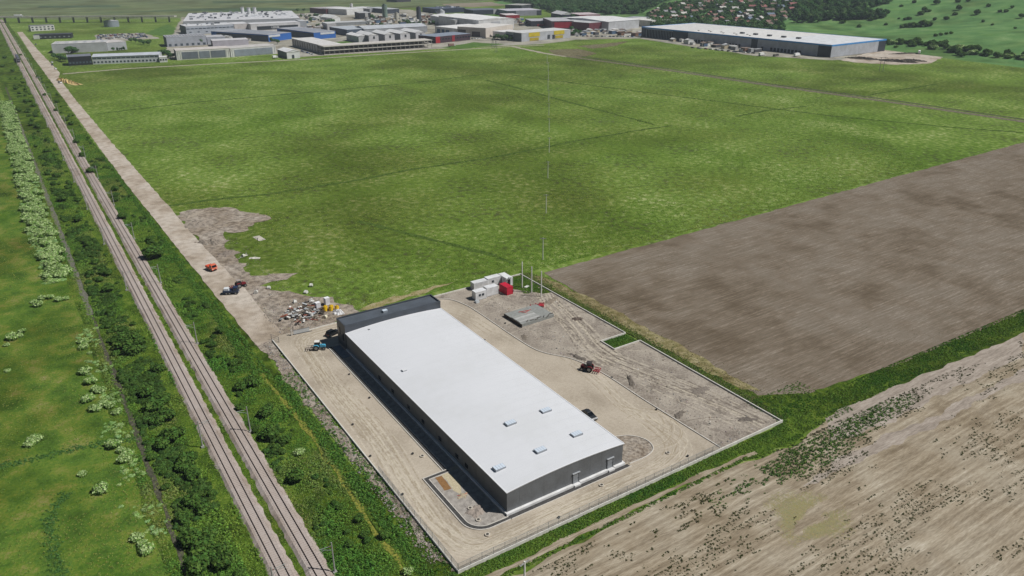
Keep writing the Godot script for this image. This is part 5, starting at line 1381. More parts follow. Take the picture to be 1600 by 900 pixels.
	building("glass_office", "white office with a long dark ribbon of glass", Vector2(261, 1095), Vector2(334, 1091.6), 30, 11, Color8(212, 212, 215), Color8(209, 209, 213), {"panel": [[0.12, 0.95, 5.2, 5.0, "#2a3039"], [0.4, 0.56, 5.4, 3.0, "#b9bbc0"]]})
	building("grey_annex", "grey annex at the end of the glass office", Vector2(334.7, 1093.7), Vector2(344.2, 1092.3), 34, 12, Color8(165, 170, 178), Color8(195, 196, 200))
	# the crowded middle distance
	for q in [["white_barn", "white roofed open barn far behind the factories", Vector2(385.2, 1368.5), Vector2(416.6, 1377), 40, 6, Color8(148, 146, 143), Color8(224, 223, 221), {"gable": 3.0, "ridge_x": true}], ["maroon_shed", "long dark maroon shed behind the white hall", Vector2(488.6, 1394.5), Vector2(548, 1405.9), 60, 9, Color8(96, 40, 48), Color8(178, 172, 176), {}], ["white_hall", "white hall behind the dark block", Vector2(510.1, 1345), Vector2(549.3, 1358.4), 70, 10, Color8(211, 212, 213), Color8(223, 223, 224), {}], ["dome_hall", "white domed fabric hall", Vector2(425.4, 1200.1), Vector2(440.9, 1202.1), 40, 7, Color8(222, 223, 223), Color8(232, 233, 232), {"gable": 4.0}], ["long_shed", "long low grey shed in the crowded yard", Vector2(392.2, 1127.8), Vector2(456.8, 1126.2), 26, 4.5, Color8(135, 139, 143), Color8(196, 198, 200), {}], ["grey_block", "grey block with white end beside the blue halls", Vector2(365.7, 1063.5), Vector2(379.2, 1061.8), 34, 9, Color8(191, 191, 194), Color8(206, 206, 207), {}], ["slate_hall", "slate blue hall with pale roof", Vector2(355.7, 960.9), Vector2(392, 962.6), 60, 8, Color8(76, 90, 108), Color8(181, 188, 196), {}], ["white_shed", "white gabled shed next to the slate hall", Vector2(331.8, 863.5), Vector2(345.1, 863.7), 40, 8, Color8(192, 194, 197), Color8(231, 231, 232), {"gable": 2.0}], ["dark_block", "dark block with white stair tower", Vector2(489.8, 1236), Vector2(509.9, 1232.2), 40, 10, Color8(44, 45, 52), Color8(181, 181, 183), {"panel": [[0.5, 0.75, 5.0, 9.6, "#c9c9c9"]]}], ["slate_hall", "dark slate hall far behind the silos", Vector2(586.2, 1331.2), Vector2(612.8, 1333.4), 80, 8, Color8(58, 66, 80), Color8(188, 192, 198), {}], ["grey_sheds", "grey sheds beside the dark slate hall", Vector2(573.9, 1384.5), Vector2(607.2, 1392), 70, 7, Color8(159, 162, 169), Color8(213, 213, 215), {}], ["dark_sheds", "dark purple sheds at the far edge of the park", Vector2(772, 1680.9), Vector2(813.9, 1690.4), 40, 6, Color8(54, 50, 64), Color8(92, 86, 100), {}], ["dark_stable", "dark blue hall with white roof vents", Vector2(665.7, 1285.7), Vector2(730.4, 1282.4), 60, 8, Color8(44, 54, 76), Color8(84, 94, 112), {"units": 9}], ["dark_stable", "second dark hall with white end", Vector2(703.4, 1207), Vector2(756.5, 1197.2), 50, 8, Color8(48, 56, 72), Color8(104, 112, 126), {"panel": [[0.76, 1.0, 4.4, 8.4, "#c3c4c8"]]}], ["maroon_hall", "maroon fronted hall with grey blue roof and red corner", Vector2(408.8, 799.6), Vector2(467.2, 812.9), 34, 8, Color8(66, 46, 58), Color8(140, 150, 166), {"panel": [[0.0, 0.12, 4.2, 7.8, "#a81f2a"], [0.46, 0.54, 4.2, 7.6, "#8e1f2c"]], "win": [[12, 4.6, 3.0, 1.6, "#1f2530"]]}], ["service_hall", "white roofed hall with blue roller doors", Vector2(476.3, 928.6), Vector2(482.1, 875.3), 60, 9, Color8(216, 215, 213), Color8(232, 231, 230), {"panel": [[0.1, 0.24, 3.2, 5.6, "#2c5a82"], [0.32, 0.44, 3.2, 5.6, "#27557c"], [0.5, 0.66, 3.2, 5.6, "#2c5a82"]]}], ["cream_hall", "cream hall with a brown folding door", Vector2(481, 871.5), Vector2(500.7, 828.9), 70, 12, Color8(209, 200, 191), Color8(223, 220, 216), {"panel": [[0.02, 0.3, 4.5, 8.0, "#4b4341"], [0.52, 0.8, 3.6, 6.4, "#4a3530"]]}], ["white_works", "tall white works hall behind the cream hall", Vector2(542.5, 917.3), Vector2(605.1, 918.2), 120, 15, Color8(213, 214, 216), Color8(235, 235, 235), {"gable": 2.0, "panel": [[0.35, 0.6, 8.0, 8.0, "#b0b3ba"]]}], ["white_works", "second white works hall with bright roof", Vector2(535.9, 974.7), Vector2(573.2, 968.7), 120, 12, Color8(207, 208, 211), Color8(233, 233, 233), {"gable": 2.0}], ["yellow_showroom", "grey showroom with two yellow fronts", Vector2(508.7, 753.6), Vector2(591.7, 759.8), 34, 10.5, Color8(183, 186, 194), Color8(211, 211, 211), {"panel": [[0.14, 0.36, 7.8, 5.0, "#c9b428"], [0.16, 0.34, 2.2, 3.6, "#b39f24"], [0.65, 0.87, 8.0, 5.0, "#c9b428"], [0.68, 0.84, 2.6, 3.6, "#b5a126"], [0.52, 0.57, 3.6, 5.0, "#3a4048"], [0.62, 0.67, 3.2, 5.0, "#2c3038"]], "side": [[0.0, 0.5, 5.2, 10.2, "#6d727c"], [0.55, 0.95, 4.2, 6.0, "#353d4c"]]}], ["service_wing", "white service wing of the yellow showroom", Vector2(513.1, 830.9), Vector2(520.6, 772.9), 30, 7.5, Color8(212, 213, 216), Color8(225, 225, 225), {}], ["red_hall", "bright red hall in the far yard", Vector2(685.7, 1064.9), Vector2(709, 1058.4), 40, 8, Color8(168, 30, 46), Color8(219, 209, 211), {}], ["lilac_hall", "lilac hall with dark ends near the wood", Vector2(737.8, 1141.5), Vector2(802.5, 1126), 60, 9, Color8(155, 153, 170), Color8(194, 192, 202), {"panel": [[0.0, 0.25, 4.6, 8.6, "#3b3d4b"], [0.86, 1.0, 4.6, 8.6, "#3c3f4e"]]}], ["dark_red_hall", "dark hall with red lower band", Vector2(648, 934.6), Vector2(677.1, 922.2), 50, 8, Color8(48, 46, 58), Color8(178, 179, 185), {"panel": [[0.3, 1.0, 2.0, 3.4, "#8a2634"]]}], ["red_showroom", "dark showroom with a broad red corner", Vector2(641.3, 870.9), Vector2(671.4, 857.2), 70, 12, Color8(84, 52, 62), Color8(188, 188, 192), {"panel": [[0.12, 0.98, 6.5, 8.0, "#a81f30"]]}], ["grey_showroom", "grey glazed hall between the red fronts", Vector2(670.9, 854.9), Vector2(689.2, 844.4), 60, 10, Color8(165, 167, 173), Color8(202, 203, 206), {"win": [[8, 5.0, 2.0, 8.0, "#6b7683"]]}], ["red_showroom", "second dark showroom with red end wall", Vector2(674.3, 824), Vector2(716, 830.5), 60, 11, Color8(104, 44, 56), Color8(192, 193, 196), {"panel": [[0.6, 1.0, 5.6, 9.0, "#9c1c2a"]]}], ["grey_depot", "large pale grey depot with white roof", Vector2(702.8, 813.8), Vector2(767.8, 820.2), 110, 12, Color8(189, 191, 197), Color8(226, 226, 227), {"gable": 2.5, "ridge_x": true}], ["red_barns", "red barns behind the grey depot", Vector2(791.6, 998.2), Vector2(829.7, 988.1), 50, 8, Color8(140, 40, 52), Color8(204, 188, 192), {}], ["blue_barn", "dark blue gabled hall behind the red fronts", Vector2(771, 1020.2), Vector2(793.2, 1014.7), 50, 8, Color8(58, 60, 84), Color8(205, 205, 207), {"gable": 4.0}], ["pale_barn", "pale green roofed barn beside the wood", Vector2(906.5, 1198.4), Vector2(941.7, 1196.2), 50, 7, Color8(148, 154, 156), Color8(198, 206, 206), {}], ["white_barn", "white barn close to the wood", Vector2(916, 1158.8), Vector2(933.6, 1155), 40, 7, Color8(192, 193, 191), Color8(207, 207, 204), {}], ["cream_store", "cream store on the roofline of the blue warehouse", Vector2(792.7, 818.9), Vector2(835.2, 822.7), 60, 9, Color8(212, 208, 199), Color8(221, 219, 215), {}], ["dark_yard_hall", "dark long hall behind the cream store", Vector2(820.1, 878.8), Vector2(877.4, 901.6), 40, 6, Color8(60, 66, 84), Color8(159, 162, 171), {}], ["grey_store", "low dark store at the wood edge", Vector2(873, 1297), Vector2(915.8, 1317.2), 40, 7, Color8(58, 60, 66), Color8(178, 177, 174), {}]]:
		building(q[0], q[1], q[2], q[3], q[4], q[5], q[6], q[7], q[8])
	# silos and tower
	for q in [[Vector2(520.3, 1195.9), 4.5, 24.0, "#6f8378", "tall grey green silo tower"], [Vector2(515.6, 1139.5), 3.5, 14.0, "#b9b6aa", "pale concrete silo beside the green tower"], [Vector2(552.3, 1129.5), 4.0, 22.0, "#454b54", "dark batching plant tower"], [Vector2(592.1, 1126.1), 7.0, 15.0, "#c6cbd1", "bright white silo block"], [Vector2(542.4, 1398.7), 3.0, 16.0, "#d0d0d0", "slim white chimney behind the maroon shed"], [Vector2(343.9, 914.9), 1.2, 9.0, "#c9cbc4", "small white tank tower on the lawn"]]:
		var s := thing("silo", q[4], "silo", V(q[0].x, 0, q[0].y))
		st = start()
		tube(st, Vector3.ZERO, Vector3(0, q[2], 0), q[1], q[1], 12)
		mi("shell", st.commit(), mat(q[3], 0.7, 0.0, 0.3), s)
		st = start()
		tube(st, Vector3(0, q[2], 0), Vector3(0, q[2] + q[1] * 0.5, 0), q[1] * 1.03, q[1] * 0.3, 12)
		mi("cone", st.commit(), mat(q[3], 0.6, 0.0, 0.3), s)
	# small sheds, containers and houses of the crowded yards
	var g := RandomNumberGenerator.new()
	g.seed = 31
	var shades := [["white", "#dcdcda"], ["grey", "#9fa1a3"], ["rust brown", "#7a5c4c"], ["blue", "#4a6382"], ["beige", "#b3a78f"], ["dark grey", "#4a4c52"]]
	for area in [[Vector2(334.4, 1184.3), Vector2(430.2, 1209.8), Vector2(466.4, 1368.8), Vector2(382.3, 1370.6), 44], [Vector2(419.7, 1038), Vector2(507.6, 1030.1), Vector2(602.8, 1268.6), Vector2(509.2, 1258.7), 66], [Vector2(501.8, 1063.4), Vector2(576.1, 1039.9), Vector2(664, 1183.8), Vector2(612.5, 1261.5), 56], [Vector2(605, 959.9), Vector2(658.7, 950.1), Vector2(724.2, 1065.1), Vector2(655.2, 1080.2), 30], [Vector2(183.9, 977.9), Vector2(226.4, 967.5), Vector2(256, 1055), Vector2(207.3, 1055.3), 24], [Vector2(650, 751), Vector2(679.5, 718.9), Vector2(724, 768.5), Vector2(684, 784.9), 24], [Vector2(607.1, 781.6), Vector2(655.8, 758.1), Vector2(682.9, 797.9), Vector2(649.2, 822), 20], [Vector2(689.5, 679.6), Vector2(660.4, 504), Vector2(646.1, 491.7), Vector2(662.1, 639.2), 22], [Vector2(315.7, 1060.9), Vector2(360.3, 1054.4), Vector2(380.4, 1121.7), Vector2(351.5, 1142.6), 18]]:
		for k in area[4]:
			var u := g.randf()
			var p: Vector2 = (area[0] as Vector2).lerp(area[1], u).lerp((area[3] as Vector2).lerp(area[2], u), g.randf())
			var sh: Array = shades[g.randi() % 6]
			var ww := g.randf_range(3, 11)
			building("yard_shed", "small %s shed or container in the crowded factory yards" % sh[0], p, p + Vector2(ww, ww * g.randf_range(-0.15, 0.05)), g.randf_range(3, 9), g.randf_range(2.5, 5), Color(sh[1]), [Color8(212, 212, 210), Color8(168, 170, 172), Color8(228, 228, 226), Color8(140, 124, 114)][g.randi() % 4], {"group": "small sheds in the factory yards", "category": "shed"} if g.randf() < 0.6 else {"gable": 1.2, "group": "small sheds in the factory yards", "category": "shed"})

	# big blue trimmed warehouse
	var bw := building("logistics_warehouse", "huge grey warehouse with bright blue roof edge and dock doors", Vector2(678, 714.5), Vector2(688.7, 426.4), 104, 12.5, Color8(169, 173, 184), Color8(224, 223, 221), {"panel": [[0.0, 0.03, 6.2, 12.4, "#2c3240"], [0.2, 0.29, 6.2, 12.4, "#343b4a"], [0.635, 0.665, 6.2, 12.4, "#2f3644"], [0.945, 1.0, 6.2, 12.5, "#2b303b"]], "parapet": "#3f8fd6"})
	var bl := 288.3
	for k in 17:
		bx(bw, "column", Vector3(bl * (0.035 + k * 0.0098), 5.6, 0.3), Vector3(0.7, 10.6, 0.5), mat("#7a7d84", 0.7, 0.0, 0.0))
		bx(bw, "open_bay", Vector3(bl * (0.04 + k * 0.0098), 5.4, 0.08), Vector3(2.0, 10.2, 0.2), mat("#23262c", 0.9, 0.0, 0.0))
	for q in [[0.34, 6], [0.51, 5], [0.69, 1], [0.735, 9]]:
		for k in q[1]:
			bx(bw, "dock_door", Vector3(bl * (q[0] + k * 0.0165), 2.0, 0.12), Vector3(3.0, 3.8, 0.3), mat("#2b2f36", 0.7, 0.0, 0.0))
	for k in 5:
		bx(bw, "roof_unit", Vector3(bl * (0.5 + k * 0.07), 13.6, -30), Vector3(5, 1.8, 3.5), mat("#4c4f55", 0.6, 0.1, 0.0))
	for k in 9:
		bx(bw, "roof_vent", Vector3(bl * (0.3 + k * 0.035), 13.1, -16 - 8 * (k % 2)), Vector3(2, 0.9, 2), mat("#9b9692", 0.6, 0.1, 0.0))
	bx(bw, "white_roof_field", Vector3(bl * 0.86, 12.78, -52), Vector3(bl * 0.26, 0.06, 102), mat("#dcdfe3", 0.6, 0.0, 0.3))
	bx(bw, "white_roof_field", Vector3(bl * 0.16, 12.78, -52), Vector3(bl * 0.28, 0.06, 102), mat("#d9d8d6", 0.6, 0.0, 0.3))
	for q in [[0.0, 0.97, 6.0, 11.6, "#aeb2bb"], [0.86, 1.0, 6.1, 12.2, "#31353f"]]:
		bx(bw, "end_panel", Vector3(bl + 0.12, q[2], -104 * (q[0] + q[1]) / 2), Vector3(0.3 + (0.1 if q[0] > 0.5 else 0.0), q[3], 104 * (q[1] - q[0])), mat(q[4], 0.6, 0.0, 0.3))
	# earthworks beside it
	var soil := earth(ntex(256, 256, 85, 0.03, 0.15, 0.5, [[0.2, "#3a352e"], [0.6, "#564f45"], [0.85, "#6d6458"]]))
	tag(sheet("bare_ground", rough(PackedVector2Array([Vector2(678.7, 406.7), Vector2(749.2, 426.7), Vector2(805.3, 441.3), Vector2(812.4, 397.2), Vector2(798.4, 363.5), Vector2(731.1, 338.6), Vector2(693.1, 353), Vector2(675, 383.9)]), 5.0, 1.5), 0.0, T.road, Vector2(60, 60), 200.0), "pale compacted earthworks beside the big warehouse")
	for q in [[Vector2(707.3, 399.9), 18, 7, 2.2, "dark topsoil heap close to the warehouse end wall"], [Vector2(716.3, 367.6), 22, 7, 2.4, "longest dark topsoil heap on the meadow side of the earthworks"], [Vector2(734.5, 361.3), 14, 6, 2.0, "dark topsoil heap at the rounded end of the earthworks"], [Vector2(784.9, 401.7), 20, 4, 1.4, "low dark topsoil bank before the thicket"]]:
		heap(q[0], q[1], q[2], q[3], "#524a40", q[4])
	# elevated road
	var va := Vector2(-81.8, 1590.3)
	var vb := Vector2(210.6, 1403.8)
	var vd := vb - va
	var vt := thing("elevated_road", "long elevated road on concrete piers", "viaduct", V(va.x, 0, va.y) + Vector3(0, 0, 40), atan2(vd.y, vd.x))
	var vl := vd.length()
	bx(vt, "deck", Vector3(vl / 2, 9.2, 0), Vector3(vl, 1.2, 11), mat("#c4c2b8", 0.85, 0.0, 0.3))
	for s in [-1.0, 1.0]:
		bx(vt, "parapet", Vector3(vl / 2, 10.1, s * 5.3), Vector3(vl, 0.9, 0.3), mat("#cac8be", 0.85, 0.0, 0.3))
	for k in 15:
		bx(vt, "pier", Vector3(vl * (k + 0.5) / 15.0, 4.3, 0), Vector3(1.0, 8.8, 5), mat("#a09e96", 0.85, 0.0, 0.3))
	var lorry := truck(Vector2(-7.6, 1636.6), atan2(vd.y, vd.x), "#d9d9d9", "#e4e4e4", "white articulated lorry crossing the elevated road", 14.0, 2.6)
	lorry.position = vt.transform * Vector3(vl * 0.24, 9.8, 1.5)

func village() -> void:
	var g := RandomNumberGenerator.new()
	g.seed = 8
	var area := PackedVector2Array()
	for p in [Vector3(791.4, 0, 811.8), Vector3(938, 2, 990.4), Vector3(1033.7, 12.5, 1042.7), Vector3(1174.6, 14.5, 1079.5), Vector3(1272.3, 19.9, 1023.8), Vector3(1101.5, 24.4, 796.7), Vector3(988.5, 7, 720.8), Vector3(902.7, 2.1, 688.3), Vector3(888.2, 0.6, 761.9)]: area.append(Vector2(p.x, p.z))
	T.village = area
	var roofs := [["red", "#8e5654"], ["grey", "#8d8d92"], ["pale", "#bdbab6"], ["brown", "#6f5c54"], ["rust red", "#80615a"], ["slate blue", "#66748a"]]
	var placed := []
	var tries := 0
	while placed.size() < 120 and tries < 4000:
		tries += 1
		var p := inside(area, g)
		var ok := true
		for q in placed:
			if p.distance_to(q) < 15.0: ok = false
		if not ok: continue
		placed.append(p)
		var r: Array = roofs[g.randi() % 6]
		var wall: String = ["#c0bbb0", "#cdcac4", "#b4a792", "#a9a298"][g.randi() % 4]
		var t := thing("village_house", "small village house with %s roof among the trees" % r[0], "house", V(p.x, hill_height(p.x, p.y) - 0.4, p.y), g.randf_range(-0.6, 0.6), "village houses")
		var w := g.randf_range(8, 15)
		var d := g.randf_range(7, 10)
		var h := g.randf_range(3.4, 5.6)
		bx(t, "wall", Vector3(0, h / 2, 0), Vector3(w, h, d), mat(wall, 0.85, 0.0, 0.3))
		var st := start()
		for s in [-1.0, 1.0]:
			face(st, [Vector3(-w / 2 - 0.4, h - 0.2, s * (d / 2 + 0.5)), Vector3(w / 2 + 0.4, h - 0.2, s * (d / 2 + 0.5)), Vector3(w / 2 + 0.4, h + d * 0.32, 0), Vector3(-w / 2 - 0.4, h + d * 0.32, 0)], Vector3(0, 1, s * 0.7))
			face(st, [Vector3(s * w / 2, h - 0.2, -d / 2), Vector3(s * w / 2, h - 0.2, d / 2), Vector3(s * w / 2, h + d * 0.32, 0)], Vector3(s, 0, 0))
		var rf := mi("roof", st.commit(), mat(r[1], 0.8, 0.0, 0.5), t)
		bx(rf, "chimney", Vector3(w * 0.2, h + d * 0.32, 0.6), Vector3(0.7, 1.4, 0.7), mat("#8a6a5c", 0.9, 0.0, 0.0))
		for k in 3:
			bx(t, "window", Vector3(-w * 0.3 + k * w * 0.3, h * 0.5, d / 2 + 0.02), Vector3(1.2, 1.3, 0.1), glass("#2f3840"))

func inside(poly: PackedVector2Array, g: RandomNumberGenerator) -> Vector2:
	var lo := poly[0]
	var hi := poly[0]
	for p in poly:
		lo = lo.min(p)
		hi = hi.max(p)
	for i in 200:
		var q := Vector2(g.randf_range(lo.x, hi.x), g.randf_range(lo.y, hi.y))
		if Geometry2D.is_point_in_polygon(q, poly): return q
	return poly[0]

# ---------- plants ----------
func plant(src: Array, k: int, called: String, label: String, category: String, at: Vector3, size: float, group: String) -> void:
	# src: list of [crown mesh, stem mesh]
	var s: Array = src[k % src.size()]
	var t := thing(called, label, category, at, k * 2.4, group)
	t.scale = Vector3(size, size * (0.85 + 0.3 * ((k * 37) % 10) / 10.0), size)
	mi("crown", s[0], leafy(), t)
	mi("trunk" if category == "tree" else "stem", s[1], mat("#4a3d30", 0.95, 0.0, 0.0), t)

func stem_mesh(h: float, r: float, limbs: int, sd: int) -> ArrayMesh:
	var g := RandomNumberGenerator.new()
	g.seed = sd
	var st := start()
	tube(st, Vector3(0, -0.1, 0), Vector3(0, h * 0.55, 0), r, r * 0.6, 7, false)
	for k in limbs:
		var a := TAU * k / limbs + g.randf()
		tube(st, Vector3(0, h * g.randf_range(0.3, 0.55), 0), Vector3(cos(a) * h * 0.35, h * g.randf_range(0.7, 0.95), sin(a) * h * 0.35), r * 0.5, r * 0.15, 5, false)
	return st.commit()

func plants() -> void:
	var bush := []
	var elder := []
	var tree := []
	var oval := []
	for k in 4:
		bush.append([leaves(100 + k, 900, Vector3(1.0, 1.5, 1.0), 0.2, 6, Color(0.062, 0.12, 0.026), 0.4), stem_mesh(1.0, 0.06, 5, k)])
		elder.append([leaves(120 + k, 800, Vector3(1.0, 1.3, 1.0), 0.17, 6, Color(0.15, 0.26, 0.06), 0.3, Color(0.42, 0.54, 0.24), 0.5), stem_mesh(1.0, 0.06, 5, k + 9)])
		tree.append([crown(140 + k, 1.7), stem_mesh(2.2, 0.13, 5, k + 20)])
		oval.append([leaves(160 + k, 420, Vector3(0.7, 2.0, 0.7), 0.24, 4, Color(0.045, 0.09, 0.032), 0.3), stem_mesh(1.4, 0.08, 4, k + 30)])
	var n := 0
	# named bushes of the railway corridor: [pixel foot point, radius]
	for q in [[Vector2(-32.2, 191.9), 4.0], [Vector2(-31.6, 33.5), 1.9], [Vector2(-28.2, 79), 2.1], [Vector2(-31.5, 107.3), 1.4], [Vector2(-31.4, 52), 2.0], [Vector2(-34.4, 248.7), 2.2], [Vector2(-53.3, 292.7), 2.4], [Vector2(-52, 341), 1.8], [Vector2(-50.8, 255.5), 2.0], [Vector2(-50.6, 166.6), 2.2], [Vector2(-35.9, 340.8), 2.6], [Vector2(-32.3, 285.9), 1.6], [Vector2(-34.7, 421.6), 2.0], [Vector2(-51.9, 405.8), 1.8], [Vector2(-52.5, 119.4), 2.6], [Vector2(-51.1, 115.2), 2.3], [Vector2(-52.9, 125.4), 2.2], [Vector2(-48.5, 119), 2.0], [Vector2(-50.1, 124.9), 2.1], [Vector2(-51.4, 80.4), 2.5], [Vector2(-49.2, 82.5), 2.2], [Vector2(-52, 88), 2.3], [Vector2(-49.8, 74.1), 2.2], [Vector2(-52, 73.9), 1.9], [Vector2(-50.9, 63.7), 2.2], [Vector2(-52.9, 62), 1.9], [Vector2(-48.9, 65.5), 1.7], [Vector2(-49.7, 52.8), 1.9], [Vector2(-49.7, 46.6), 1.8], [Vector2(-51.4, 51.1), 1.6], [Vector2(-53.2, 23), 2.3], [Vector2(-51.3, 20.1), 2.0], [Vector2(-54.6, 26), 2.2], [Vector2(-51.1, 25.8), 1.8], [Vector2(-51, 16.6), 2.0], [Vector2(-54.9, 18.2), 2.2], [Vector2(-54.2, 33.3), 1.7], [Vector2(-52.1, 37.6), 1.8], [Vector2(-50.4, 34.1), 1.6], [Vector2(-25.4, 14.9), 1.1], [Vector2(-26.3, 9.8), 1.0], [Vector2(-23.3, 7.4), 1.1], [Vector2(-28, 64.9), 1.4], [Vector2(-29.2, 92.7), 1.3], [Vector2(-27.1, 114.7), 1.4], [Vector2(-34, 68.8), 1.2], [Vector2(-50.8, 197.4), 1.6], [Vector2(-54.1, 186.4), 1.5], [Vector2(-51.1, 223.6), 1.5], [Vector2(-47.6, 319.7), 1.7], [Vector2(-27.5, 367.7), 1.6], [Vector2(-35.5, 381.9), 2.0], [Vector2(-32.6, 351.1), 1.8], [Vector2(-31.3, 485.6), 1.9], [Vector2(-50.6, 486.3), 2.0], [Vector2(-51.8, 602.1), 2.2], [Vector2(-54.8, 678.4), 2.2], [Vector2(-58, 558.8), 2.0], [Vector2(-49.3, 538.2), 1.8], [Vector2(-31.2, 588.1), 1.9], [Vector2(-35.4, 546.4), 1.8], [Vector2(-37.1, 627.4), 1.6], [Vector2(-34.1, 744.3), 2.0], [Vector2(-47.7, 716.3), 1.6], [Vector2(-53.9, 932.1), 2.4], [Vector2(-51.8, 808.1), 2.0], [Vector2(-58.9, 852.6), 2.4], [Vector2(-37.6, 956.2), 1.6]]:
		plant(bush, n, "green_bush", "dark green leafy bush in the railway verge", "bush", V(q[0].x, -0.1, q[0].y), q[1] * 1.05, "dark bushes along the railway")
		n += 1
	var g := RandomNumberGenerator.new()
	g.seed = 99
	for k in 225:
		var z := pow(g.randf(), 1.3) * 760.0
		var x: float = g.randf_range(-56, -46.5) if k % 4 else g.randf_range(-33.5, -27)
		plant(bush, n, "green_bush", "dark green leafy bush in the railway verge", "bush", V(x, -0.3, z), g.randf_range(0.5, 1.0) + pow(g.randf(), 3.0) * 1.3, "dark bushes along the railway")
		n += 1
	# white flowering belt west of the ditch
	for k in 258:
		var z := 190.0 + pow(g.randf(), 1.25) * 420.0
		var x := g.randf_range(-69.0, -61.0) if z > 230.0 else g.randf_range(-66.5, -61.0)
		plant(elder, k, "flowering_shrub", "pale shrub in white flower beside the ditch", "shrub", V(x, -0.35, z), g.randf_range(1.6, 2.7), "white flowering shrubs beside the ditch")
	for q in [Vector2(-72.3, 171.1), Vector2(-69.7, 171.8), Vector2(-67.1, 171.4), Vector2(-65.2, 167.7), Vector2(-63.2, 167.5), Vector2(-71.1, 166.8), Vector2(-62.5, 126.1), Vector2(-61.4, 122), Vector2(-62.5, 130.8), Vector2(-63.8, 110.2), Vector2(-63, 103.6), Vector2(-62.5, 98.6), Vector2(-64.5, 94.4), Vector2(-61.5, 97.2), Vector2(-61.8, 90.1), Vector2(-60.6, 87.9), Vector2(-59.7, 84.1), Vector2(-63.7, 88.5), Vector2(-62.1, 68.7), Vector2(-61.1, 66), Vector2(-60.2, 63.4), Vector2(-61.1, 61.7), Vector2(-63, 69.9), Vector2(-69.6, 61.3), Vector2(-67.1, 52.9), Vector2(-66.5, 54.1), Vector2(-62.5, 31.2), Vector2(-63, 33.2), Vector2(-62, 28.8), Vector2(-77.2, 81.1), Vector2(-78.2, 80), Vector2(-79.1, 144.2), Vector2(-77.4, 145.1), Vector2(-80.8, 140.5), Vector2(-76.5, 147.5), Vector2(-23.5, -3.4), Vector2(-81.1, 123), Vector2(-27.8, 43.1)]:
		plant(elder, n, "flowering_shrub", "pale shrub in white flower beside the ditch", "shrub", V(q.x, -0.3, q.y), g.randf_range(0.8, 1.9), "white flowering shrubs beside the ditch")
		n += 1
	# trees of the industrial park
	for q in [[Vector2(7.8, 939.2), Vector2(27, 964.7), 6], [Vector2(-9.4, 900.9), Vector2(-0.5, 861.4), 6], [Vector2(107.2, 833.3), Vector2(113, 822.3), 3], [Vector2(119.1, 832), Vector2(137.9, 833.2), 6], [Vector2(165.9, 813.6), Vector2(179.5, 826.4), 4], [Vector2(191, 818.3), Vector2(209.6, 828.4), 6], [Vector2(94.3, 871.2), Vector2(100.1, 824.4), 9], [Vector2(56.6, 943.9), Vector2(70.1, 950.7), 5], [Vector2(90.7, 1043.9), Vector2(102.8, 979.1), 6], [Vector2(144.9, 958.5), Vector2(161.3, 956), 6], [Vector2(415.3, 1327.4), Vector2(449.1, 1321.8), 6], [Vector2(528.2, 1303.1), Vector2(488.3, 1151.1), 8], [Vector2(495.9, 1098), Vector2(510.2, 1057.4), 6], [Vector2(364, 1105.3), Vector2(420.3, 1184.2), 6], [Vector2(371.9, 1020.6), Vector2(391.6, 1031.9), 3], [Vector2(493.1, 798.6), Vector2(504.8, 770.1), 6], [Vector2(241.4, 1019.9), Vector2(242.6, 898.5), 7], [Vector2(611.4, 778.6), Vector2(629.2, 788.6), 3], [Vector2(634.2, 832.8), Vector2(830.3, 887), 10], [Vector2(575.8, 1071.5), Vector2(670.1, 1104.5), 6], [Vector2(483.8, 1488), Vector2(429.8, 1481.9), 4], [Vector2(294.5, 776.6), Vector2(355.6, 766.3), 4], [Vector2(312.2, 1115.3), Vector2(422.4, 1249.6), 10], [Vector2(428.7, 1058.7), Vector2(555.1, 1055.2), 14], [Vector2(718.9, 1000.1), Vector2(795.8, 1012.8), 8]]:
		for k in q[2]:
			var p: Vector2 = (q[0] as Vector2).lerp(q[1], (k + g.randf() * 0.7) / q[2]) + Vector2(g.randfn(), g.randfn())
			var tall := g.randf_range(1.3, 2.6)
			if q[2] == 6 or g.randf() < 0.6:
				plant(tree, n, "park_tree", "round crowned tree between the factory buildings", "tree", V(p.x, 0, p.y), tall, "trees in the industrial park")
			else:
				plant(oval, n, "conifer", "slim dark conifer between the factory buildings", "tree", V(p.x, 0, p.y), tall * 1.3, "conifers in the industrial park")
			n += 1
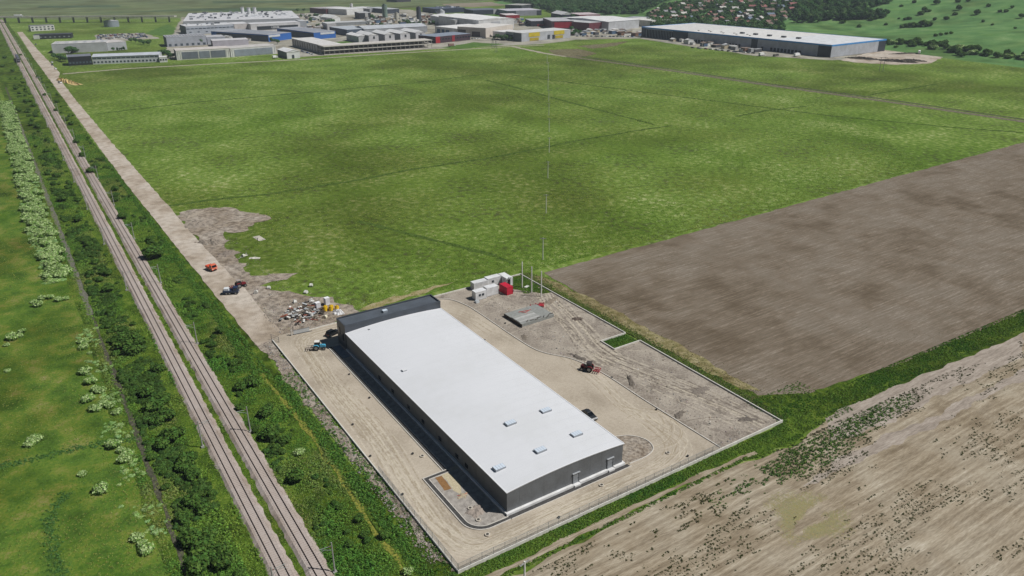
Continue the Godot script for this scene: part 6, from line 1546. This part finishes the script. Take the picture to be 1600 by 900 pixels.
	# hillside bushes
	for q in [[Vector3(1203.9, 28.4, 612.2), 5.5], [Vector3(1170.5, 24.1, 649.9), 3], [Vector3(1093.4, 11.4, 587), 3.5], [Vector3(1088.4, 10.7, 589.9), 3], [Vector3(1047, 5.3, 593.2), 3], [Vector3(1013.2, 2.6, 613.9), 3], [Vector3(1023.9, 5.5, 649.9), 4], [Vector3(1086.1, 11.4, 628.1), 5], [Vector3(1075.2, 10, 629.3), 4], [Vector3(1064.3, 8.7, 630.4), 4], [Vector3(1095.4, 15.2, 665.8), 4], [Vector3(1087.4, 15.1, 676.1), 3.5], [Vector3(1150.4, 20.5, 598.8), 4.5], [Vector3(1125.7, 16.5, 589.4), 4.5], [Vector3(1146.8, 20, 590.5), 4], [Vector3(1163.3, 24, 553.3), 4.5], [Vector3(1136.5, 21.1, 511.9), 5], [Vector3(1131.3, 18.9, 540.2), 3.5], [Vector3(1102, 14.2, 536), 3.5], [Vector3(1096.2, 12.7, 549.5), 3], [Vector3(1082.9, 15.4, 473.6), 2.6], [Vector3(1154, 25, 489.5), 3], [Vector3(1155, 25.4, 481.3), 3], [Vector3(1121.6, 21.2, 443.7), 4], [Vector3(1181.1, 29.6, 487.2), 3], [Vector3(1185.9, 29.4, 523), 3], [Vector3(1219.8, 31.6, 588), 4], [Vector3(1224.8, 33.1, 575), 3.5], [Vector3(1187.1, 27.4, 690.3), 5], [Vector3(1207.4, 28.2, 651.6), 3.5], [Vector3(1034.7, 4.4, 559.2), 4], [Vector3(1039.4, 5, 556.4), 4.5], [Vector3(1042, 5.4, 552.3), 4.5], [Vector3(1042.6, 5.7, 546.9), 5], [Vector3(1045.2, 6.2, 542.9), 5], [Vector3(1049.9, 6.9, 540.1), 5.5], [Vector3(1048.3, 7.1, 533.6), 5.5], [Vector3(1052.2, 7.7, 531.2), 5], [Vector3(918.8, 8, 444.1), 2.5], [Vector3(924.3, 8.6, 440.9), 2.5], [Vector3(934, 9.4, 440.1), 2.5], [Vector3(943.8, 10.1, 439.2), 2.5], [Vector3(1092.8, 11.5, 603), 2], [Vector3(1052.7, 14.4, 446), 2], [Vector3(1009.9, 15.7, 396.5), 2]]:
		var p: Vector3 = q[0]
		plant(bush, n, "hill_bush", "dark bush dotted on the grassy hillside", "bush", V(p.x, p.y - 0.4, p.z), q[1] * 1.15, "bushes on the hillside")
		n += 1
	for k in 92:   # thicket along the foot of the hill
		var tt := g.randf()
		var line := [Vector3(849.4, 1.7, 470.3), Vector3(852.9, 3.2, 429.9), Vector3(841.4, 3.6, 377.6), Vector3(825.5, 2.5, 340.7), Vector3(823.6, 2.1, 281.7)]
		var i := mini(int(tt * 4.0), 3)
		var p: Vector3 = (line[i] as Vector3).lerp(line[i + 1], tt * 4.0 - i) + Vector3(g.randfn() * 9.0, 0, g.randfn() * 7.0)
		var pale := g.randf() < 0.22
		plant(elder if pale else bush, n, "thicket_shrub", "pale silvery shrub in the thicket at the hill foot" if pale else "dark shrub in the thicket at the hill foot", "shrub", V(p.x, hill_height(p.x, p.z) - 0.4, p.z), g.randf_range(2.6, 5.0), "thicket at the foot of the hill")
		n += 1
	# low scrub knitting the bushes together
	var nb := noise(71, 0.045, 3)
	var low := []
	for k in 9000:
		var z := -30.0 + pow(g.randf(), 1.5) * 430.0
		var x := g.randf_range(-56.2, -47.6) if k % 5 else g.randf_range(-34, -26)
		var v := nb.get_noise_2d(x * 1.6, z)
		if v < (0.08 if k % 5 else 0.32): continue
		low.append([x, -0.25, z, g.randf_range(0.3, 0.75) * (1.0 + maxf(v, 0.0)), vary(Color(0.8, 0.82, 0.9), 0.35)])
	scatter("undergrowth", bush[1][0], leafy(), low, "dense dark scrub between the railway and the ditch", "undergrowth", 0.8)
	low = []
	for k in 2600:
		var z := 186.0 + pow(g.randf(), 1.25) * 430.0
		var x := -65.2 + clampf(g.randfn(), -2.0, 2.0) * (2.1 if z > 230.0 else 1.5)
		low.append([x, -0.3, z, g.randf_range(0.5, 1.2), vary(Color(0.95, 1.0, 0.95), 0.2)])
	for k in 420:
		var z := g.randf_range(30, 140)
		var x := -60.6 + g.randfn() * 1.5
		if nb.get_noise_2d(x, z * 1.4) < 0.05: continue
		low.append([x, -0.3, z, g.randf_range(0.3, 0.8), vary(Color(0.95, 1.0, 0.95), 0.2)])
	scatter("flowering_undergrowth", elder[1][0], leafy(), low, "pale flowering undergrowth filling the shrub belt", "undergrowth", 0.8)
	# woods: one mass each
	var mass := []
	for area in [[[Vector3(1036.8, 2.9, 1769.5), Vector3(977.1, 0.7, 1492.5), Vector3(887.8, 0, 1238), Vector3(833.3, 0, 1120.1), Vector3(888, 0.3, 1055.9), Vector3(940.4, 2.9, 1010.2), Vector3(1010.4, 11, 1044.1), Vector3(1144.9, 15.4, 1141), Vector3(1227.9, 23.3, 1208)], 2300], [[Vector3(1307.8, 24.2, 1049.7), Vector3(1093, 23.3, 788.5), Vector3(973.3, 5, 703.6), Vector3(999.9, 5.5, 678.7), Vector3(1054.8, 11.3, 679.8), Vector3(1117.2, 19, 676.7), Vector3(1187.7, 27, 679.2), Vector3(1339.3, 33.4, 760.8)], 1150], [[Vector3(774.7, 0, 796.6), Vector3(821.7, 0, 862.3), Vector3(869, -0.7, 838.9), Vector3(856.8, 0.3, 732.9), Vector3(895.3, 1.9, 659.1), Vector3(857.4, 1, 626.1), Vector3(829, 0, 719.6)], 420], [[Vector3(1000.9, 8.4, 721.2), Vector3(1028.5, 7.7, 671.5), Vector3(1087.4, 11.4, 624.7), Vector3(1108.3, 14.8, 633.6), Vector3(1072.7, 14.8, 693.2)], 160]]:
		var poly := PackedVector2Array()
		for p in area[0]: poly.append(Vector2(p.x, p.z))
		for k in area[1]:
			var p := inside(poly, g)
			mass.append([p.x, hill_height(p.x, p.y) - 1.0, p.y, g.randf_range(1.9, 3.6), vary(Color(1.0, 1.0, 1.0), 0.3)])
	for k in 2300:
		var p := inside(T.village, g)
		mass.append([p.x, hill_height(p.x, p.y) - 0.6, p.y, g.randf_range(1.0, 2.3), vary(Color(1.1, 1.1, 1.0), 0.3)])
	var kinds := [[], [], []]
	for i in mass.size(): kinds[i % 3].append(mass[i])
	for k in 3:
		scatter("woods", crown(140 + k, 1.7), leafy(), kinds[k], "dense broadleaf wood covering the slope round the village", "woods")
	grasses()
	algae_crust()

func crown(sd: int, lift: float) -> ArrayMesh:
	var m := leaves(sd, 620, Vector3(1.7, 2.6, 1.7), 0.36, 7, Color(0.066, 0.135, 0.044), 0.45)
	var arr := m.surface_get_arrays(0)
	var pv: PackedVector3Array = arr[Mesh.ARRAY_VERTEX]
	for i in pv.size(): pv[i] += Vector3(0, lift * 0.5, 0)
	arr[Mesh.ARRAY_VERTEX] = pv
	var o := ArrayMesh.new()
	o.add_surface_from_arrays(Mesh.PRIMITIVE_TRIANGLES, arr)
	return o

func grasses() -> void:
	var tuft := leaves(201, 16, Vector3(0.5, 0.5, 0.5), 0.3, 1, Color(1, 1, 1), 0.25)
	var weed := leaves(202, 12, Vector3(0.4, 0.35, 0.4), 0.26, 1, Color(1, 1, 1), 0.25)
	var nz := noise(17, 0.03, 4)
	var n2 := noise(18, 0.2, 2)
	var items := []
	# railway corridor
	for k in 110000:
		var z := -40.0 + pow(rng.randf(), 1.7) * 520.0
		var x := rng.randf_range(-60, -16.4)
		if absf(x + 42.6) < 1.95 or absf(x + 37.0) < 1.95 or absf(x + 57.3 + maxf(z - 143.0, 0.0) * 0.008) < rng.randf() * (1.0 if z < 150.0 else 1.5) or absf(x + 23.7) < rng.randf() * 0.7: continue
		if x > -20.0 and z > -8.0 and rng.randf() < 0.75 + (0.2 if z > 85.0 else 0.0): continue
		if z > 80.0 and x > -22.3 - maxf(0.0, (z - 100.0) * 0.012): continue
		var v := nz.get_noise_2d(x, z)
		var c := Color(0.09, 0.21, 0.035).lerp(Color(0.19, 0.3, 0.05), clampf(0.5 + v * 1.6, 0, 1))
		c = c.lerp(Color(0.26, 0.28, 0.09), 0.75 * smoothstep(0.0, 0.35, nz.get_noise_2d(x * 1.2 + 700.0, z * 0.5)))
		var reedy := z > 84.0 and x > -26.5 or z <= 84.0 and x > -22.6
		if reedy: c = Color(0.09, 0.19, 0.035)
		var lush := smoothstep(-0.1, 0.35, nz.get_noise_2d(x * 1.7 + 40.0, z * 1.7))
		var s := lerpf(rng.randf_range(0.18, 0.5), rng.randf_range(0.35, 1.0), lush)
		c = c.lerp(Color(0.07, 0.17, 0.03), lush * 0.45)
		if reedy: s = maxf(s, rng.randf_range(0.4, 0.75))
		if absf(x + 46.5) < 1.4 or absf(x + 39.8) < 1.0:
			c = c.lerp(Color(0.22, 0.33, 0.05), 0.6)
			s *= 0.6
		items.append([x, -0.1, z, s, vary(c, 0.25)])
	# pasture west of the ditch
	for k in 46000:
		var z := -30.0 + pow(rng.randf(), 1.5) * 420.0
		var x := -58.5 - pow(rng.randf(), 1.3) * 70.0
		var v := nz.get_noise_2d(x * 0.8, z * 0.8)
		if v < -0.25 and rng.randf() < 0.7: continue
		var c := Color(0.12, 0.23, 0.045).lerp(Color(0.24, 0.28, 0.07), clampf(0.5 + v * 1.5, 0, 1))
		items.append([x, -0.1, z, rng.randf_range(0.14, 0.42), vary(c, 0.15)])
	for q in T.reeds:
		for i in q.size() - 1:
			for k in int((q[i] as Vector2).distance_to(q[i + 1]) * 16.0):
				var p: Vector2 = (q[i] as Vector2).lerp(q[i + 1], rng.randf()) + Vector2(rng.randfn(), rng.randfn()) * 0.75
				items.append([p.x, -0.1, p.y, rng.randf_range(0.25, 0.6), vary(Color(0.075, 0.17, 0.045), 0.2)])
	scatter("tall_grass", tuft, leafy(), items, "tall weeds and grass along the railway", "grass")
	# meadow
	items = []
	for k in 230000:
		var z := 104.0 + pow(rng.randf(), 1.6) * 560.0
		var x := -13.0 + rng.randf() * (340.0 + (z - 100.0) * 0.8)
		if z < 106.0 and x < 73.0 and x > -14: continue
		if x > 78.0 and z < 101.5 + (x - 80.0) * 0.024: continue
		if x < 8.0 and z < 215.0 and n2.get_noise_2d(x * 0.3, z * 0.3) < 0.15: continue
		var v := nz.get_noise_2d(x * 0.35 + 300.0, z * 0.35)
		var w := n2.get_noise_2d(x, z)
		var c := Color(0.14, 0.25, 0.035).lerp(Color(0.26, 0.32, 0.07), clampf(0.5 + v * 1.8, 0, 1))
		var s := rng.randf_range(0.22, 0.6)
		if w > 0.3 and v > -0.1:
			c = Color(0.33, 0.36, 0.2)
			s *= 0.6
		items.append([x, -0.14, z, s, vary(c, 0.4)])
	for q in T.lines:
		for i in q.size() - 1:
			var n := int((q[i] as Vector2).distance_to(q[i + 1]) * 1.6)
			for k in n:
				var p: Vector2 = (q[i] as Vector2).lerp(q[i + 1], rng.randf()) + Vector2(rng.randfn(), rng.randfn()) * 0.7
				items.append([p.x, -0.1, p.y, rng.randf_range(0.4, 0.9), vary(Color(0.075, 0.14, 0.03), 0.25)])
	scatter("meadow_grass", tuft, leafy(), items, "meadow grass tufts and flower heads", "grass", 0.5)
	# strips round the plot
	items = []
	for k in 30000:
		var p := Vector2(rng.randf_range(-16, 260), 0)
		if p.x < 72.0:
			p.y = -8.9 - pow(rng.randf(), 1.4) * 2.7 if rng.randf() < 0.85 else rng.randf_range(-14.0, -13.1)
			if p.x > 55.0: p.y -= rng.randf() * 1.5
		else:
			var mid := -8.5 + clampf((90.0 - p.x) * 0.12, -1.0, 3.0) - maxf(p.x - 110.0, 0.0) * 0.03
			p.y = mid + clampf(rng.randfn(), -1.7, 1.5) * 2.2
			if p.x < 92.0 and k % 3: p.y = rng.randf_range(-14.5, 2.0)
		if k % 6 == 0:
			p = Vector2(73.1 + absf(rng.randfn()) * 1.3, rng.randf_range(-8, 103))
		if k % 12 == 1: p = Vector2(rng.randf_range(63.6, 72.2), rng.randf_range(42.3, 47.4))
		if k % 12 == 2: p = Vector2(rng.randf_range(64, 71.7), rng.randf_range(88, 102.4))
		var c := Color(0.07, 0.165, 0.028).lerp(Color(0.15, 0.25, 0.042), clampf(0.5 + nz.get_noise_2d(p.x * 1.5, p.y * 3.0) * 1.5, 0, 1))
		if k % 6 == 0: c = c.lerp(Color(0.2, 0.19, 0.08), rng.randf() * 0.8)
		items.append([p.x, -0.08, p.y, rng.randf_range(0.2, 0.55), vary(c, 0.25)])
	for k in 2600:   # straw by the ploughed field
		var z := rng.randf_range(2, 100)
		items.append([76.5 + rng.randfn() * 2.2, -0.1, z, rng.randf_range(0.15, 0.4), vary(Color(0.22, 0.2, 0.11), 0.25)])
	scatter("strip_grass", tuft, leafy(), items, "grass growing round the plot and between the fields", "grass")
	# weeds in the sandy field, in drill rows
	items = []
	for k in 90000:
		var x := rng.randf_range(-12, 230)
		var z := -14.0 - pow(rng.randf(), 1.2) * 75.0
		z = roundf(z / 0.75) * 0.75 + rng.randfn() * 0.15
		if z > -15.5 - maxf(0.0, x - 80.0) * 0.035: continue
		var v := nz.get_noise_2d(x * 0.9, z * 2.2)
		var w := n2.get_noise_2d(x * 0.8, z * 2.0)
		var dense := exp(-pow((x - 62.0) / 24.0, 2.0) - pow((z + 20.5) / 4.2, 2.0)) + 0.8 * exp(-pow((x - 95.0) / 16.0, 2.0) - pow((z + 19.0) / 2.6, 2.0))
		if w * 0.8 + v * 1.3 + dense * 1.5 < 0.32: continue
		items.append([x, -0.06, z, (0.16 + 0.45 * pow(rng.randf(), 2.0)) * (1.0 + dense * 1.1), vary(Color(0.06, 0.075, 0.025) if dense < 0.3 else Color(0.085, 0.16, 0.04), 0.3)])
	for k in 15000:   # ploughed field: few weeds
		var x := rng.randf_range(82, 420)
		var z := roundf(rng.randf_range(-4, 104) / 0.75) * 0.75
		var v := nz.get_noise_2d(x * 0.5 + 900.0, z * 0.9)
		if v < 0.18 or (x < 90 and z < 3): continue
		items.append([x, -0.06, z, rng.randf_range(0.12, 0.32), vary(Color(0.07, 0.095, 0.03), 0.3)])
	for k in 900:
		var z := rng.randf_range(-8, 100)
		var x := rng.randf_range(45, 72)
		if x < (54.0 if z < 42.0 else 47.0) or (x > 63 and z > 41 and z < 48): continue
		if n2.get_noise_2d(x, z) < 0.12: continue
		items.append([x, 0.05, z, rng.randf_range(0.12, 0.35), vary(Color(0.075, 0.095, 0.04), 0.3)])
	scatter("field_weeds", weed, leafy(), items, "low weeds sprouting in drill rows across the bare fields", "weeds", 0.8)

func algae_crust() -> void:
	var nz := noise(27, 0.05, 3)
	var items := []
	for k in 9000:   # dried algae crust where water stood in the field
		var a := rng.randf() * TAU
		var r := sqrt(rng.randf()) * rng.randf_range(0.4, 1.0)
		var p := Vector2(49.0, -33.5) + Vector2(cos(a) * 10.5, sin(a) * 9.0) * r
		if nz.get_noise_2d(p.x * 1.5, p.y * 3.0) + rng.randf_range(-0.2, 0.2) < 0.0: continue
		items.append([p.x, -0.05, p.y, rng.randf_range(0.2, 0.5), vary(Color(0.3, 0.265, 0.135), 0.12)])
	scatter("algae_crust", leaves(203, 10, Vector3(0.6, 0.5, 0.6), 0.34, 1, Color(1, 1, 1), 0.1), leafy(), items, "olive yellow crust of dried algae in the sandy field", "algae", 0.06)

func _ready() -> void:
	rng.seed = 2024
	# camera
	var cam := Camera3D.new()
	cam.name = "camera"
	cam.fov = 41.095
	cam.near = 0.5
	cam.far = 20000.0
	cam.transform = Transform3D(Basis(Vector3(0.83696, -0.00372, 0.54725), Vector3(0.22055, 0.91747, -0.33107), Vector3(-0.50085, 0.39779, 0.76870)).orthonormalized(), Vector3(-66.119, 102.649, 103.639))
	add_child(cam)
	# sky, air and exposure
	var env := Environment.new()
	var sky := Sky.new()
	var sm := ProceduralSkyMaterial.new()
	sm.sky_top_color = Color("#6f9bd0")
	sm.sky_horizon_color = Color("#c4d2de")
	sm.sky_curve = 0.15
	sm.ground_bottom_color = Color("#5c5f4c")
	sm.ground_horizon_color = Color("#aeb6b4")
	sm.sky_energy_multiplier = 0.4
	sky.sky_material = sm
	env.background_mode = Environment.BG_SKY
	env.sky = sky
	env.tonemap_mode = Environment.TONE_MAPPER_LINEAR
	env.tonemap_exposure = 1.11
	env.sdfgi_enabled = true
	env.ssao_enabled = true
	env.ssil_enabled = true
	env.fog_enabled = true
	env.fog_density = 0.00009
	env.fog_light_color = Color("#c3d0dc")
	var we := WorldEnvironment.new()
	we.name = "world_environment"
	we.environment = env
	add_child(we)
	# sun: high in the southeast, so west faces are in shade and the fronts towards the viewer are lit
	var sun := DirectionalLight3D.new()
	sun.name = "sun"
	sun.light_energy = 1.34
	sun.light_color = Color("#fffdf9")
	sun.light_angular_distance = 0.5
	sun.shadow_enabled = true
	add_child(sun)
	sun.look_at_from_position(Vector3(0.57, 1.0, 0.53) * 100.0, Vector3.ZERO)
	print("textures")
	make_textures()
	ground_setup()
	print("ground ", Time.get_ticks_msec())
	road_and_dirt()
	plot_ground()
	make_hill()
	print("plot ", Time.get_ticks_msec())
	warehouse()
	boundary()
	railway()
	industrial_park()
	village()
	print("built ", Time.get_ticks_msec())
	poles()
	site_things()
	vehicles()
	print("things ", Time.get_ticks_msec())
	plants()
	print("plants ", Time.get_ticks_msec())
